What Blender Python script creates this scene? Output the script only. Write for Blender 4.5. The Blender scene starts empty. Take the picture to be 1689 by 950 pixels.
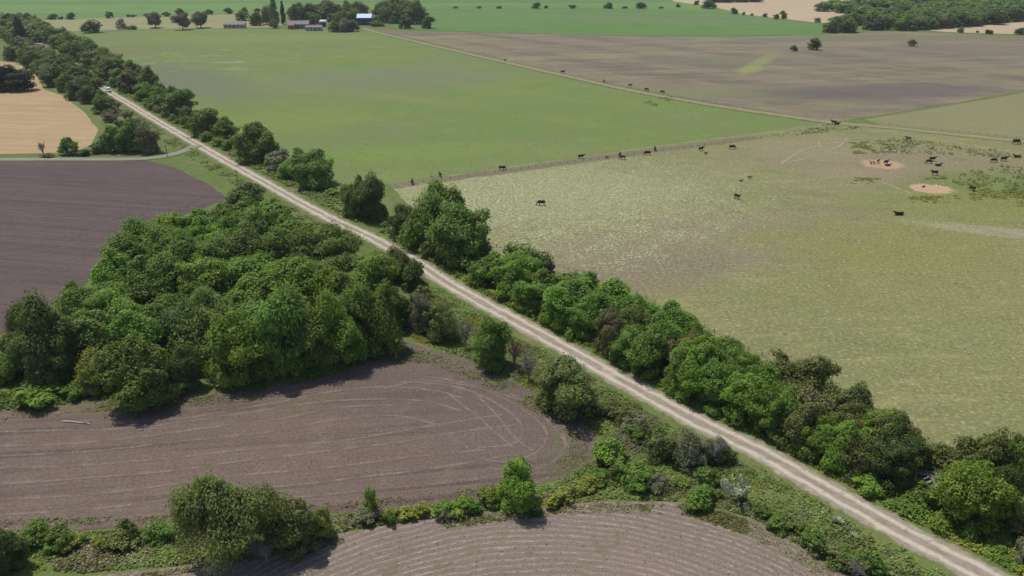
import bpy, bmesh, math, random
import numpy as np
from mathutils import Vector, Matrix, noise as mnoise

# ------------------------------------------------------------------ camera, sky, sun, exposure
PW, PH = 1689.0, 950.0
F = 1326.0                 # focal length in photograph pixels
HC = 70.0                  # height of the drone above the fields
PITCH = math.atan(555.0 / F)
SC = bpy.context.scene
COL = SC.collection
cam_d = bpy.data.cameras.new('camera')
cam = bpy.data.objects.new('camera', cam_d)
COL.objects.link(cam)
cam_d.sensor_width = 36
cam_d.lens = F * 36 / PW
cam_d.clip_start = 0.5
cam_d.clip_end = 60000
cam.location = (0, 0, HC)
cam.rotation_euler = (math.pi / 2 - PITCH, 0, 0)
SC.camera = cam

SUN_EL = math.radians(66)
SHX, SHY = 0.78, -0.63     # the way shadows fall on the ground
wd = bpy.data.worlds.new('World')
SC.world = wd
wd.use_nodes = True
nt = wd.node_tree
nt.nodes.clear()
sky = nt.nodes.new('ShaderNodeTexSky')
sky.sky_type = 'NISHITA'
sky.sun_disc = False
sky.sun_elevation = SUN_EL
sky.sun_rotation = math.atan2(-SHX, -SHY)
sky.altitude = 100
bg = nt.nodes.new('ShaderNodeBackground')
bg.inputs['Strength'].default_value = 0.105
wo = nt.nodes.new('ShaderNodeOutputWorld')
nt.links.new(sky.outputs[0], bg.inputs[0])
nt.links.new(bg.outputs[0], wo.inputs[0])
sd = bpy.data.lights.new('sun', 'SUN')
sd.energy = 3.6
sd.angle = math.radians(0.53)
sd.color = (1.0, 0.955, 0.89)
sun = bpy.data.objects.new('sun', sd)
COL.objects.link(sun)
ldir = Vector((SHX * math.cos(SUN_EL), SHY * math.cos(SUN_EL), -math.sin(SUN_EL)))
sun.rotation_euler = ldir.to_track_quat('-Z', 'Y').to_euler()
sun.location = (0, 0, 300)
SC.view_settings.view_transform = 'Standard'
SC.view_settings.look = 'None'
SC.view_settings.gamma = 1
SC.view_settings.exposure = 0.0
SC.view_settings.use_curve_mapping = False
SC.render.engine = 'CYCLES'
SC.cycles.max_bounces = 5
SC.cycles.diffuse_bounces = 3
SC.cycles.transmission_bounces = 3
SC.cycles.transparent_max_bounces = 6
SC.cycles.volume_bounces = 0
SC.cycles.use_denoising = True

RNG = np.random.default_rng(11)
random.seed(5)

# ------------------------------------------------------------------ geometry of the view
cP, sP = math.cos(PITCH), math.sin(PITCH)

def G(x, y, z=0.0):
    """ground point that the photograph shows at pixel x, y"""
    u = (x - PW / 2) / F
    v = (PH / 2 - y) / F
    dy = cP + v * sP
    dz = -sP + v * cP
    t = (z - HC) / dz
    return (u * t, dy * t, z)

def depth(p):
    return p[1] * cP + (HC - p[2]) * sP

def tall(p, ytop):
    """height of a thing at ground point p whose top the photograph shows at row ytop"""
    k = (PH / 2 - ytop) / F
    # v = (Y*sP + (z-HC)*cP) / (Y*cP - (z-HC)*sP) = k
    Y = p[1]
    dz = (k * Y * cP - Y * sP) / (cP + k * sP)
    return dz + HC

def w_of(p, wpx):
    return wpx * depth(p) / F

def pix(p):
    Z = p[1] * cP - (p[2] - HC) * sP
    return (PW / 2 + F * p[0] / Z, PH / 2 - F * (p[1] * sP + (p[2] - HC) * cP) / Z)

# ------------------------------------------------------------------ node helper
class NB:
    def __init__(s, name):
        s.m = bpy.data.materials.new(name)
        s.m.use_nodes = True
        s.t = s.m.node_tree
        s.t.nodes.clear()
        s.out = s.t.nodes.new('ShaderNodeOutputMaterial')
        s.pos = s.t.nodes.new('ShaderNodeNewGeometry')

    def n(s, typ, **kw):
        nd = s.t.nodes.new(typ)
        for k, v in kw.items():
            setattr(nd, k, v)
        return nd

    def put(s, sock, v):
        if isinstance(v, (int, float)):
            sock.default_value = v
        elif isinstance(v, (tuple, list)):
            sock.default_value = tuple(v) + ((1,) if len(v) == 3 and sock.type == 'RGBA' else ())
        else:
            s.t.links.new(v, sock)

    def P(s):
        return s.pos.outputs['Position']

    def mapv(s, rot=0, scale=(1, 1, 1), loc=(0, 0, 0), vec=None):
        # rotate first, then scale, so streaks run along the direction rot
        a = s.n('ShaderNodeMapping')
        s.put(a.inputs[0], vec or s.P())
        a.inputs['Rotation'].default_value = (0, 0, -rot)
        b = s.n('ShaderNodeMapping')
        s.put(b.inputs[0], a.outputs[0])
        b.inputs['Scale'].default_value = scale
        b.inputs['Location'].default_value = loc
        return b.outputs[0]

    def noise(s, scale, detail=4, rough=.55, vec=None, dist=0):
        a = s.n('ShaderNodeTexNoise')
        s.put(a.inputs['Vector'], vec or s.P())
        a.inputs['Scale'].default_value = scale
        a.inputs['Detail'].default_value = detail
        a.inputs['Roughness'].default_value = rough
        a.inputs['Distortion'].default_value = dist
        return a.outputs[0]

    def rng(s, v, a, b, c=0., d=1., smooth=False):
        r = s.n('ShaderNodeMapRange')
        r.clamp = True
        if smooth:
            r.interpolation_type = 'SMOOTHSTEP'
        s.put(r.inputs[0], v)
        for i, q in enumerate((a, b, c, d)):
            r.inputs[i + 1].default_value = q
        return r.outputs[0]

    def mul(s, a, b, op='MULTIPLY', c=None):
        r = s.n('ShaderNodeMath', operation=op)
        s.put(r.inputs[0], a)
        s.put(r.inputs[1], b)
        if c is not None:
            s.put(r.inputs[2], c)
        return r.outputs[0]

    def mix(s, f, a, b, blend='MIX'):
        r = s.n('ShaderNodeMix', data_type='RGBA', blend_type=blend)
        s.put(r.inputs[0], f)
        s.put(r.inputs[6], a)
        s.put(r.inputs[7], b)
        return r.outputs[2]

    def blob(s, c, rx, ry, rot=0, soft=.5):
        """1 inside an ellipse on the ground round c, fading to 0; broken up by noise"""
        a = s.n('ShaderNodeMapping', vector_type='TEXTURE')
        s.put(a.inputs[0], s.P())
        a.inputs['Location'].default_value = (c[0], c[1], 0)
        a.inputs['Rotation'].default_value = (0, 0, rot)
        a.inputs['Scale'].default_value = (rx, ry, 1)
        l = s.n('ShaderNodeVectorMath', operation='LENGTH')
        s.put(l.inputs[0], a.outputs[0])
        w = s.mul(s.mul(s.noise(3.0 / (rx + ry) * 2, 4), -.5, 'ADD'), .8)
        return s.rng(s.mul(l.outputs['Value'], w, 'ADD'), 1 - soft, 1 + soft * .4, 1, 0, True)

    def bump(s, h, strength=.5, dist=.1):
        b = s.n('ShaderNodeBump')
        b.inputs['Strength'].default_value = strength
        b.inputs['Distance'].default_value = dist
        s.put(b.inputs['Height'], h)
        return b.outputs[0]

    def surf(s, col, rough=.9, normal=None, spec=.15, metal=0):
        p = s.n('ShaderNodeBsdfPrincipled')
        s.put(p.inputs['Base Color'], col)
        s.put(p.inputs['Roughness'], rough)
        p.inputs['Specular IOR Level'].default_value = spec
        p.inputs['Metallic'].default_value = metal
        if normal:
            s.put(p.inputs['Normal'], normal)
        s.t.links.new(p.outputs[0], s.out.inputs[0])
        return s.m

def plain(name, col, rough=.8, var=.25, scale=1.5, spec=.2, metal=0):
    b = NB(name)
    f = b.noise(scale, 4)
    c = b.mix(f, tuple(q * (1 - var) for q in col), tuple(min(1, q * (1 + var)) for q in col))
    return b.surf(c, rough, b.bump(f, .2, .03), spec, metal)

# ------------------------------------------------------------------ meshes and tags
def tag(o, label=None, cat=None, group=None, kind=None):
    if label: o['label'] = label
    if cat: o['category'] = cat
    if group: o['group'] = group
    if kind: o['kind'] = kind
    return o

def link(name, data, parent=None, mat=None):
    o = bpy.data.objects.new(name, data)
    COL.objects.link(o)
    if parent:
        o.parent = parent
    if mat is not None:
        if not data.materials:
            data.materials.append(mat)
        elif data.materials[0] != mat:
            o.material_slots[0].link = 'OBJECT'
            o.material_slots[0].material = mat
    return o

def empty(name, loc, rz=0, scale=1):
    o = bpy.data.objects.new(name, None)
    COL.objects.link(o)
    o.location = loc
    o.rotation_euler = (0, 0, rz)
    o.scale = (scale,) * 3 if isinstance(scale, (int, float)) else scale
    o.empty_display_size = .3
    return o

def np_mesh(name, verts, nper):
    """mesh whose faces are consecutive runs of nper vertices"""
    verts = np.asarray(verts, dtype=np.float32).reshape(-1, 3)
    n = len(verts)
    me = bpy.data.meshes.new(name)
    me.vertices.add(n)
    me.vertices.foreach_set('co', verts.ravel())
    me.loops.add(n)
    me.loops.foreach_set('vertex_index', np.arange(n, dtype=np.int32))
    nf = n // nper
    me.polygons.add(nf)
    me.polygons.foreach_set('loop_start', np.arange(0, n, nper, dtype=np.int32))
    me.polygons.foreach_set('loop_total', np.full(nf, nper, dtype=np.int32))
    me.update(calc_edges=True)
    return me

def py_mesh(name, verts, faces, smooth=False):
    me = bpy.data.meshes.new(name)
    me.from_pydata([tuple(v) for v in verts], [], faces)
    if smooth:
        me.polygons.foreach_set('use_smooth', [True] * len(me.polygons))
    me.update()
    return me

class MB:
    """collects boxes, tubes and lofts into one mesh"""
    def __init__(s):
        s.v, s.f = [], []

    def box(s, c, d, rz=0, taper=1.0):
        b = len(s.v)
        for z in (-.5, .5):
            k = taper if z > 0 else 1
            for x, y in ((-.5, -.5), (.5, -.5), (.5, .5), (-.5, .5)):
                px, py = x * d[0] * k, y * d[1] * k
                s.v.append((c[0] + px * math.cos(rz) - py * math.sin(rz), c[1] + px * math.sin(rz) + py * math.cos(rz), c[2] + z * d[2]))
        for q in ((3, 2, 1, 0), (4, 5, 6, 7), (0, 1, 5, 4), (1, 2, 6, 5), (2, 3, 7, 6), (3, 0, 4, 7)):
            s.f.append(tuple(b + i for i in q))
        return s

    def tube(s, pts, rad, n=6):
        pts = [Vector(p) for p in pts]
        b0 = len(s.v)
        for i, p in enumerate(pts):
            d = (pts[min(i + 1, len(pts) - 1)] - pts[max(i - 1, 0)]).normalized()
            a = d.orthogonal().normalized() if abs(d.z) < .95 else Vector((1, 0, 0))
            a = (a - d * a.dot(d)).normalized()
            c = d.cross(a)
            r = rad[i] if isinstance(rad, (list, tuple)) else rad
            for k in range(n):
                t = 2 * math.pi * k / n
                q = p + (a * math.cos(t) + c * math.sin(t)) * r
                s.v.append(tuple(q))
        for i in range(len(pts) - 1):
            for k in range(n):
                a0 = b0 + i * n + k
                a1 = b0 + i * n + (k + 1) % n
                s.f.append((a0, a1, a1 + n, a0 + n))
        s.f.append(tuple(b0 + k for k in reversed(range(n))))
        s.f.append(tuple(b0 + (len(pts) - 1) * n + k for k in range(n)))
        return s

    def poly(s, pts):
        b = len(s.v)
        s.v += [tuple(p) for p in pts]
        s.f.append(tuple(range(b, b + len(pts))))
        return s

    def build(s, name, mat, parent=None, smooth=False):
        return link(name, py_mesh(name, s.v, s.f, smooth), parent, mat)

# ------------------------------------------------------------------ ground materials
def verge_colour(b):
    big = b.noise(.035, 4)
    mid = b.noise(.28, 5, .6)
    fine = b.noise(2.2, 4, .7)
    c = b.mix(b.rng(big, .4, .62), (.130, .190, .042), (.185, .200, .070))
    c = b.mix(b.rng(mid, .45, .68), c, (.095, .150, .032))
    c = b.mix(b.mul(b.rng(b.noise(.11, 5, .6), .58, .68), .7), c, (.26, .215, .150))
    c = b.mix(b.rng(fine, .3, .75), b.mix(.35, c, (.02, .03, .01)), b.mix(.25, c, (.25, .25, .12)))
    return c, fine

def field(name, cols, big=.02, mid=.2, fine=1.5, streaks=(), blobs=(), flecks=None, bump=.35, contrast=.5):
    """cols: three base colours; streaks: (direction, across scale, along scale, colour, lo, hi, amount);
    blobs: (pixel x, pixel y, rx, ry, rot, colour, amount)"""
    b = NB(name)
    n1, n2, n3 = b.noise(big, 5, .6, dist=.3), b.noise(mid, 5, .6), b.noise(fine, 5, .7)
    c = b.mix(b.rng(n1, .36, .64), cols[0], cols[1])
    c = b.mix(b.rng(n2, .42, .72, 0, .8), c, cols[2])
    for (d, sa, sl, sc, lo, hi, am) in streaks:
        s_ = b.noise(1.0, 4, .6, b.mapv(d, (sl, sa, 1), (random.random() * 50, 3, 0)))
        c = b.mix(b.mul(b.rng(s_, lo, hi), am), c, sc)
    for bl in blobs:
        px, py, rx, ry, rot, bc, am = bl[:7]
        c = b.mix(b.mul(b.blob(G(px, py), rx, ry, rot, bl[7] if len(bl) > 7 else .5), am), c, bc)
    if flecks:
        for (fs, lo, hi, fc, am, mask) in flecks:
            f = b.mul(b.rng(b.noise(fs, 3, .6), lo, hi), am)
            if mask:
                m = b.blob(G(mask[0], mask[1]), mask[2], mask[3], mask[4], .9)
                f = b.mul(f, m)
            c = b.mix(f, c, fc)
    k = b.rng(n3, .3, .72, 1 - contrast, 1 + contrast * .75)
    sc_ = b.n('ShaderNodeVectorMath', operation='SCALE')
    b.put(sc_.inputs[0], c)
    b.put(sc_.inputs['Scale'], k)
    return b.surf(sc_.outputs[0], .95, b.bump(b.mul(n3, b.mul(n2, 1.5), 'ADD'), bump, .25), .08)

b = NB('verge_ground')
vc, vf = verge_colour(b)
M_verge = b.surf(vc, .95, b.bump(vf, .6, .2), .08)

def rough_edge(pts, step, amp, seed):
    """subdivide an outline and let it wander, so field edges are not ruled lines"""
    out = []
    n = len(pts)
    for i in range(n):
        a, c = Vector(pts[i]), Vector(pts[(i + 1) % n])
        L = (c - a).length
        k = max(1, min(140, int(L / step)))
        nrm = Vector((-(c - a).y, (c - a).x, 0)).normalized() if L else Vector((0, 0, 0))
        for j in range(k):
            p = a.lerp(c, j / k)
            w = mnoise.fractal(Vector((p.x * .12, p.y * .12, seed)), .8, 2.1, 4)
            e = min(1, 4 * min(j, k - j) / k) if k > 1 else 0
            q = p + nrm * (w * amp * (e if k > 3 else 0))
            out.append((q.x, q.y, p.z))
    return out

GROUND_Z = [0.0]
def sheet(name, px, mat, z, amp=.8, step=2.0):
    pts = [G(x, y) for x, y in px]
    pts = [(p[0], p[1], z) for p in pts]
    dist = max(1, min(depth(p) for p in pts) / 120)
    o = rough_edge(pts, step * dist, amp, len(name) * 3.1)
    bm = bmesh.new()
    vs = [bm.verts.new(p) for p in o]
    es = [bm.edges.new((vs[i], vs[(i + 1) % len(vs)])) for i in range(len(vs))]
    bmesh.ops.triangle_fill(bm, edges=es, use_beauty=True)
    for f in bm.faces:
        f.normal_update()
        if f.normal.z < 0:
            f.normal_flip()
    me = bpy.data.meshes.new(name)
    bm.to_mesh(me)
    bm.free()
    ob = link(name, me, None, mat)
    tag(ob, kind='structure')
    return ob

# base ground out to the horizon
R = 12000
ob = link('ground', py_mesh('ground', [(-R, -R, 0), (R, -R, 0), (R, R, 0), (-R, R, 0)], [(0, 1, 2, 3)]), None, M_verge)
tag(ob, kind='structure')

def ang(a, c):
    p, q = G(*a), G(*c)
    return math.atan2(q[1] - p[1], q[0] - p[0])

GREEN_A = ((.160, .222, .054), (.172, .198, .088), (.140, .195, .060))
M_A = field('green_pasture', GREEN_A, .012, .07, 1.1,
            streaks=[(ang((200, 60), (1200, 190)), .03, .006, (.215, .240, .075), .47, .64, .5),
                     (ang((650, 298), (1300, 205)), .05, .008, (.130, .200, .052), .48, .64, .5)],
            blobs=[(300, 130, 110, 34, ang((200, 90), (400, 160)), (.155, .165, .105), .85), (450, 62, 120, 40, 0, (.205, .235, .075), .6), (700, 250, 40, 16, .2, (.175, .240, .058), .7), (480, 200, 40, 24, .2, (.185, .245, .062), .5), (380, 103, 14, 4, 0, (.33, .33, .22), .6), (388, 114, 14, 3, 0, (.33, .33, .22), .6), (350, 92, 12, 3, 0, (.30, .31, .2), .5),
                   (180, 85, 60, 40, 0, (.16, .165, .085), .7),
                   (640, 130, 90, 60, .3, (.172, .190, .105), .75),
                   (900, 175, 70, 40, .3, (.155, .21, .06), .5)],
            flecks=[(.9, .54, .66, (.22, .245, .11), .5, None), (.25, .55, .65, (.125, .175, .055), .5, None), (.06, .60, .66, (.36, .36, .23), .6, (370, 95, 110, 90, 0)),
                    (.5, .66, .72, (.07, .11, .03), .5, None)], contrast=.22)
M_E = field('rough_pasture', ((.220, .220, .094), (.228, .214, .108), (.198, .212, .084)), .012, .09, 1.3,
            streaks=[(.15, .22, .06, (.30, .285, .13), .52, .68, .55),
                     (-.3, .12, .03, (.165, .175, .07), .54, .72, .6)],
            blobs=[(880, 320, 55, 35, .2, (.29, .29, .15), .5),
                   (1150, 400, 70, 25, .4, (.235, .195, .13), .7),
                   (1060, 450, 30, 14, .5, (.21, .165, .115), .6),
                   (1455, 262, 60, 30, 0, (.24, .195, .125), .65), (1425, 285, 18, 10, 0, (.27, .22, .14), .7), (1500, 290, 22, 12, 0, (.26, .20, .135), .6),
                   (1330, 245, 26, 20, 0, (.27, .23, .14), .6),
                   (1600, 470, 50, 25, 0, (.225, .225, .085), .6),
                   (1450, 400, 40, 22, 0, (.215, .22, .065), .6),
                   (1650, 310, 34, 24, 0, (.15, .19, .055), .8),
                   (1560, 340, 34, 20, 0, (.20, .215, .06), .6),
                   (1660, 384, 26, 5, -.4, (.33, .29, .19), .7), (1455, 271, 7.5, 7.5, 0, (.45, .30, .18), .95, .3), (1536, 311.5, 7, 6.5, 0, (.48, .325, .20), 1.0, .22)],
            flecks=[(1.1, .50, .62, (.50, .50, .30), .7, (840, 335, 75, 60, .2)),
                    (.9, .56, .66, (.46, .45, .25), .5, (1000, 300, 90, 40, .2)),
                    (1.3, .58, .70, (.40, .39, .20), .5, None), (.35, .60, .68, (.33, .30, .18), .45, None), (.15, .60, .68, (.165, .185, .075), .5, None), (2.2, .66, .72, (.09, .10, .045), .5, None),
                    (.8, .64, .70, (.10, .11, .045), .45, None)], contrast=.30, bump=.6)
M_C = field('stubble_field', ((.230, .190, .122), (.192, .158, .110), (.200, .200, .102)), .008, .035, .9,
            streaks=[(ang((700, 70), (1300, 180)), .035, .004, (.140, .106, .088), .46, .62, .75),
                     (ang((1300, 90), (1680, 80)), .03, .004, (.268, .228, .135), .48, .64, .7),
                     (0, .14, .03, (.265, .22, .16), .50, .64, .6), (.04, .07, .02, (.135, .135, .09), .52, .64, .6), (.1, .3, .1, (.12, .10, .085), .54, .66, .5)],
            blobs=[(1180, 150, 60, 30, 0, (.185, .185, .10), .8), (1180, 100, 60, 30, 0, (.17, .16, .11), .6),
                   (1600, 80, 80, 50, 0, (.18, .155, .12), .6), (1450, 150, 80, 30, .2, (.125, .10, .097), .7),
                   (1500, 62, 150, 30, 0, (.16, .17, .09), .6), (1254, 103, 7, 70, ang((1228, 121), (1288, 84)) - 1.57, (.225, .245, .105), .8), (1236, 115, 9, 22, ang((1228, 121), (1262, 96)) - 1.57, (.25, .275, .09), .7)], contrast=.22)
M_D = field('olive_field', ((.22, .215, .10), (.205, .20, .105), (.235, .22, .115)), .01, .05, .9,
            streaks=[(ang((1450, 205), (1689, 228)), .05, .006, (.265, .245, .14), .52, .7, .6)], contrast=.22)
M_F = field('bright_crop', ((.115, .205, .054), (.100, .178, .046), (.135, .215, .064)), .006, .02, .6,
            streaks=[(ang((700, 30), (1300, 50)), .02, .002, (.155, .20, .095), .48, .62, .7)], contrast=.15)
M_Gf = field('far_crop', ((.140, .238, .066), (.122, .212, .060), (.170, .248, .078)), .004, .015, .4,
             streaks=[(.05, .012, .001, (.105, .165, .06), .50, .62, .7)], contrast=.12)
M_W = field('wheat', ((.415, .290, .165), (.375, .262, .150), (.45, .325, .19)), .02, .1, 1.0,
            streaks=[(ang((0, 200), (150, 205)), .25, .01, (.34, .235, .125), .48, .6, .6)], contrast=.15)
M_W2 = field('far_wheat', ((.45, .35, .225), (.41, .32, .20), (.48, .38, .25)), .006, .03, .5,
             streaks=[(.02, .03, .002, (.43, .33, .19), .5, .7, .5)], contrast=.12)
M_I = field('pale_grass', ((.27, .26, .125), (.30, .275, .15), (.22, .24, .10)), .01, .04, .6,
            streaks=[(ang((80, 45), (400, 35)), .04, .003, (.20, .21, .09), .5, .7, .6)], contrast=.15)
dK = ang((0, 300), (330, 320))
M_K = field('ploughed_left', ((.122, .088, .082), (.105, .076, .073), (.136, .100, .090)), .012, .12, 1.2,
            streaks=[(dK, 1.1, .012, (.142, .110, .102), .46, .62, .6),
                     (dK, .35, .01, (.080, .058, .058), .46, .62, .5),
                     (ang((30, 470), (330, 330)), .5, .01, (.125, .098, .09), .57, .68, .45)],
            contrast=.26, bump=.6)
dL = ang((0, 760), (700, 705))
M_L = field('ploughed_middle', ((.186, .136, .106), (.162, .117, .093), (.202, .152, .117)), .02, .25, 2.4,
            streaks=[(dL, 1.2, .02, (.190, .145, .118), .48, .60, .65), (dL, .35, .01, (.108, .078, .068), .48, .60, .7)],
            blobs=[(860, 690, 16, 14, 0, (.165, .128, .108), .7), (700, 640, 26, 12, 0, (.145, .11, .095), .6),
                   (950, 770, 5, 5, 0, (.13, .13, .06), .7), (930, 722, 3, 3, 0, (.13, .14, .06), .7),
                   (700, 590, 16, 7, 0, (.16, .13, .10), .7),
                   (130, 672, 14, 3, 0, (.16, .15, .08), .6), (500, 665, 8, 2.5, .3, (.17, .145, .09), .6),
                   (280, 720, 10, 2, .2, (.155, .125, .09), .5)],
            flecks=[(1.8, .60, .70, (.28, .22, .18), .6, None), (2.6, .60, .68, (.075, .055, .05), .6, None), (.25, .58, .68, (.21, .165, .125), .5, None), (1.1, .66, .72, (.12, .13, .05), .5, None)],
            contrast=.36, bump=.8)
# bottom field: planted ridges that follow a bend
mp = [G(*q)[:2] for q in ((450, 898), (700, 858), (1000, 826), (1200, 845), (1330, 905), (1400, 960))]
Am = np.array([[2 * x, 2 * y, 1] for x, y in mp])
sol = np.linalg.lstsq(Am, np.array([x * x + y * y for x, y in mp]), rcond=None)[0]
b = NB('ridged_field')
wob = b.n('ShaderNodeVectorMath', operation='DISTANCE')
b.put(wob.inputs[0], b.mapv(0, (1, 1, 0)))
wob.inputs[1].default_value = (sol[0], sol[1], 0)
rr = b.mul(wob.outputs['Value'], b.mul(b.noise(.12, 3), 1.6), 'ADD')
ph = b.mul(b.mul(rr, 2 * math.pi / 1.05), 0, 'ADD')
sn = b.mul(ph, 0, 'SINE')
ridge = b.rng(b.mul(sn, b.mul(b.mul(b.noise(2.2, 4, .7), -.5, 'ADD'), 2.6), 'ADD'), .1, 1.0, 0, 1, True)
n1, n2, n3 = b.noise(.05, 4), b.noise(.7, 5, .65), b.noise(3.5, 4, .7)
brk = b.mul(b.rng(b.noise(.9, 4, .7), .38, .62), b.rng(b.noise(.13, 4, .6), .36, .6, .15, 1))
c = b.mix(b.rng(n1, .38, .62), (.255, .198, .160), (.225, .180, .140))
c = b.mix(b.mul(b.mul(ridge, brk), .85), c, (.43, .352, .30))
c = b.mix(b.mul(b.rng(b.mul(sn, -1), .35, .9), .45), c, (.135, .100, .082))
c = b.mix(b.mul(b.rng(b.noise(1.5, 4, .7), .60, .66), .85), c, (.08, .062, .042))
c = b.mix(b.mul(b.rng(b.noise(.25, 4, .6), .56, .66), .5), c, (.16, .15, .07))
k = b.rng(n3, .3, .72, .74, 1.25)
s_ = b.n('ShaderNodeVectorMath', operation='SCALE')
b.put(s_.inputs[0], c)
b.put(s_.inputs['Scale'], k)
M_M = b.surf(s_.outputs[0], .95, b.bump(b.mul(b.mul(ridge, 1.0), n2, 'ADD'), .7, .2), .08)

# field sheets (outlines in photograph pixels, laid on the ground)
sheet('far_field', [(-900, -40), (2400, -40), (2400, 30), (1200, 30), (690, 13), (440, 20), (75, 33), (-100, 40), (-900, 60)], M_Gf, .02, 1.5, 10)
sheet('wheat_field_far', [(1100, -30), (2300, -30), (2300, 42), (1689, 34), (1420, 34), (1352, 38), (1230, 24), (1180, 12), (1110, 2)], M_W2, .06, 2, 8)
sheet('wheat_field_right', [(1520, 49), (1600, 43), (1700, 36), (2200, 20), (2200, 62), (1689, 57), (1560, 53)], M_W2, .10, 1, 6)
sheet('crop_field', [(680, 14), (900, 13), (1120, 14), (1200, 22), (1352, 40), (1365, 54), (1340, 58), (1150, 60), (1000, 58), (800, 53), (650, 48), (640, 20)], M_F, .10, 1.2, 6)
sheet('pale_meadow', [(70, 33), (250, 27), (440, 22), (470, 45), (350, 47), (120, 52), (90, 45)], M_I, .06, 1.2, 6)
sheet('brown_field', [(620, 50), (800, 54), (1000, 59), (1200, 61), (1350, 58), (1450, 51), (1560, 55), (1689, 60), (2100, 66), (2100, 110),
                      (1689, 150), (1550, 174), (1432, 193), (1380, 200), (1290, 187), (1200, 174), (1110, 158), (1030, 143), (930, 122), (830, 99), (720, 73), (660, 59)], M_C, .03, 1.0, 5)
sheet('olive_field', [(1425, 197), (1550, 177), (1689, 153), (2100, 112), (2100, 270), (1689, 231), (1560, 218), (1460, 208)], M_D, .03, .8, 4)
sheet('green_pasture', [(120, 53), (340, 47), (610, 50), (660, 62), (720, 76), (830, 102), (930, 125), (1030, 147), (1110, 162), (1200, 177), (1290, 190), (1372, 202),
                        (1300, 212), (1060, 243), (830, 277), (640, 304), (560, 312), (420, 262), (330, 205), (200, 120)], M_A, .03, .9, 4)
sheet('rough_pasture', [(640, 304), (830, 277), (1060, 243), (1300, 212), (1372, 202), (1460, 208), (1560, 218), (1689, 231), (2200, 285), (2300, 1000),
                        (1800, 830), (1650, 760), (1500, 725), (1300, 620), (1150, 545), (1000, 470), (850, 430), (700, 360)], M_E, .05, .7, 3)
sheet('wheat_field', [(-260, 100), (0, 101), (30, 104), (58, 122), (72, 147), (108, 160), (138, 184), (162, 213), (150, 240), (118, 252), (0, 254), (-300, 256)], M_W, .03, .8, 3)
sheet('ploughed_field', [(-300, 268), (0, 266), (245, 265), (290, 277), (345, 305), (375, 328), (330, 345), (250, 375), (180, 425), (130, 480), (50, 520), (0, 552), (-300, 650)], M_K, .03, .6, 3)
sheet('ploughed_field', [(-300, 690), (0, 672), (90, 668), (150, 655), (300, 652), (440, 640), (560, 600), (620, 590), (650, 560), (700, 572), (770, 592), (850, 630), (930, 680), (985, 720),
                         (975, 760), (930, 790), (840, 812), (700, 835), (560, 846), (480, 850), (300, 868), (120, 876), (0, 874), (-300, 890)], M_L, .03, .5, 1.2)
sheet('ridged_field', [(-200, 990), (150, 950), (330, 930), (450, 897), (560, 880), (700, 857), (850, 838), (1000, 827), (1150, 830), (1240, 856), (1320, 902), (1400, 950), (1500, 1020),
                       (1700, 1200), (700, 1500), (-400, 1300)], M_M, .03, .5, 1.2)

# ------------------------------------------------------------------ road, lanes, tracks
def smooth_line(pts, step):
    P = [Vector(p) for p in pts]
    out = []
    for i in range(len(P) - 1):
        p0, p1, p2, p3 = P[max(i - 1, 0)], P[i], P[i + 1], P[min(i + 2, len(P) - 1)]
        k = max(2, min(60, int((p2 - p1).length / step)))
        for j in range(k):
            t = j / k
            out.append(.5 * ((2 * p1) + (p2 - p0) * t + (2 * p0 - 5 * p1 + 4 * p2 - p3) * t * t + (3 * p1 - p0 - 3 * p2 + p3) * t ** 3))
    out.append(P[-1])
    return out

def ribbon(name, line, width, z, mat, nseg=1, seed=0, jit=0):
    vs, fs, uv = [], [], []
    L = 0
    n = len(line)
    for i, p in enumerate(line):
        d = (line[min(i + 1, n - 1)] - line[max(i - 1, 0)]).normalized()
        nr = Vector((-d.y, d.x, 0))
        if i:
            L += (p - line[i - 1]).length
        for k in range(nseg + 1):
            u = k / nseg - .5
            w = width * (1 + jit * mnoise.noise(Vector((L * .15, k * 9 + seed, 1))))
            vs.append((p.x + nr.x * u * w, p.y + nr.y * u * w, z))
            uv.append((u * width, L))
    for i in range(n - 1):
        for k in range(nseg):
            a = i * (nseg + 1) + k
            fs.append((a + 1, a, a + nseg + 1, a + nseg + 2))
    me = py_mesh(name, vs, fs)
    ul = me.uv_layers.new(name='UVMap')
    for l in me.loops:
        ul.data[l.index].uv = uv[l.vertex_index]
    o = link(name, me, None, mat)
    if me.polygons[0].normal.z < 0:
        me.flip_normals()
    tag(o, kind='structure')
    return o

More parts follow.
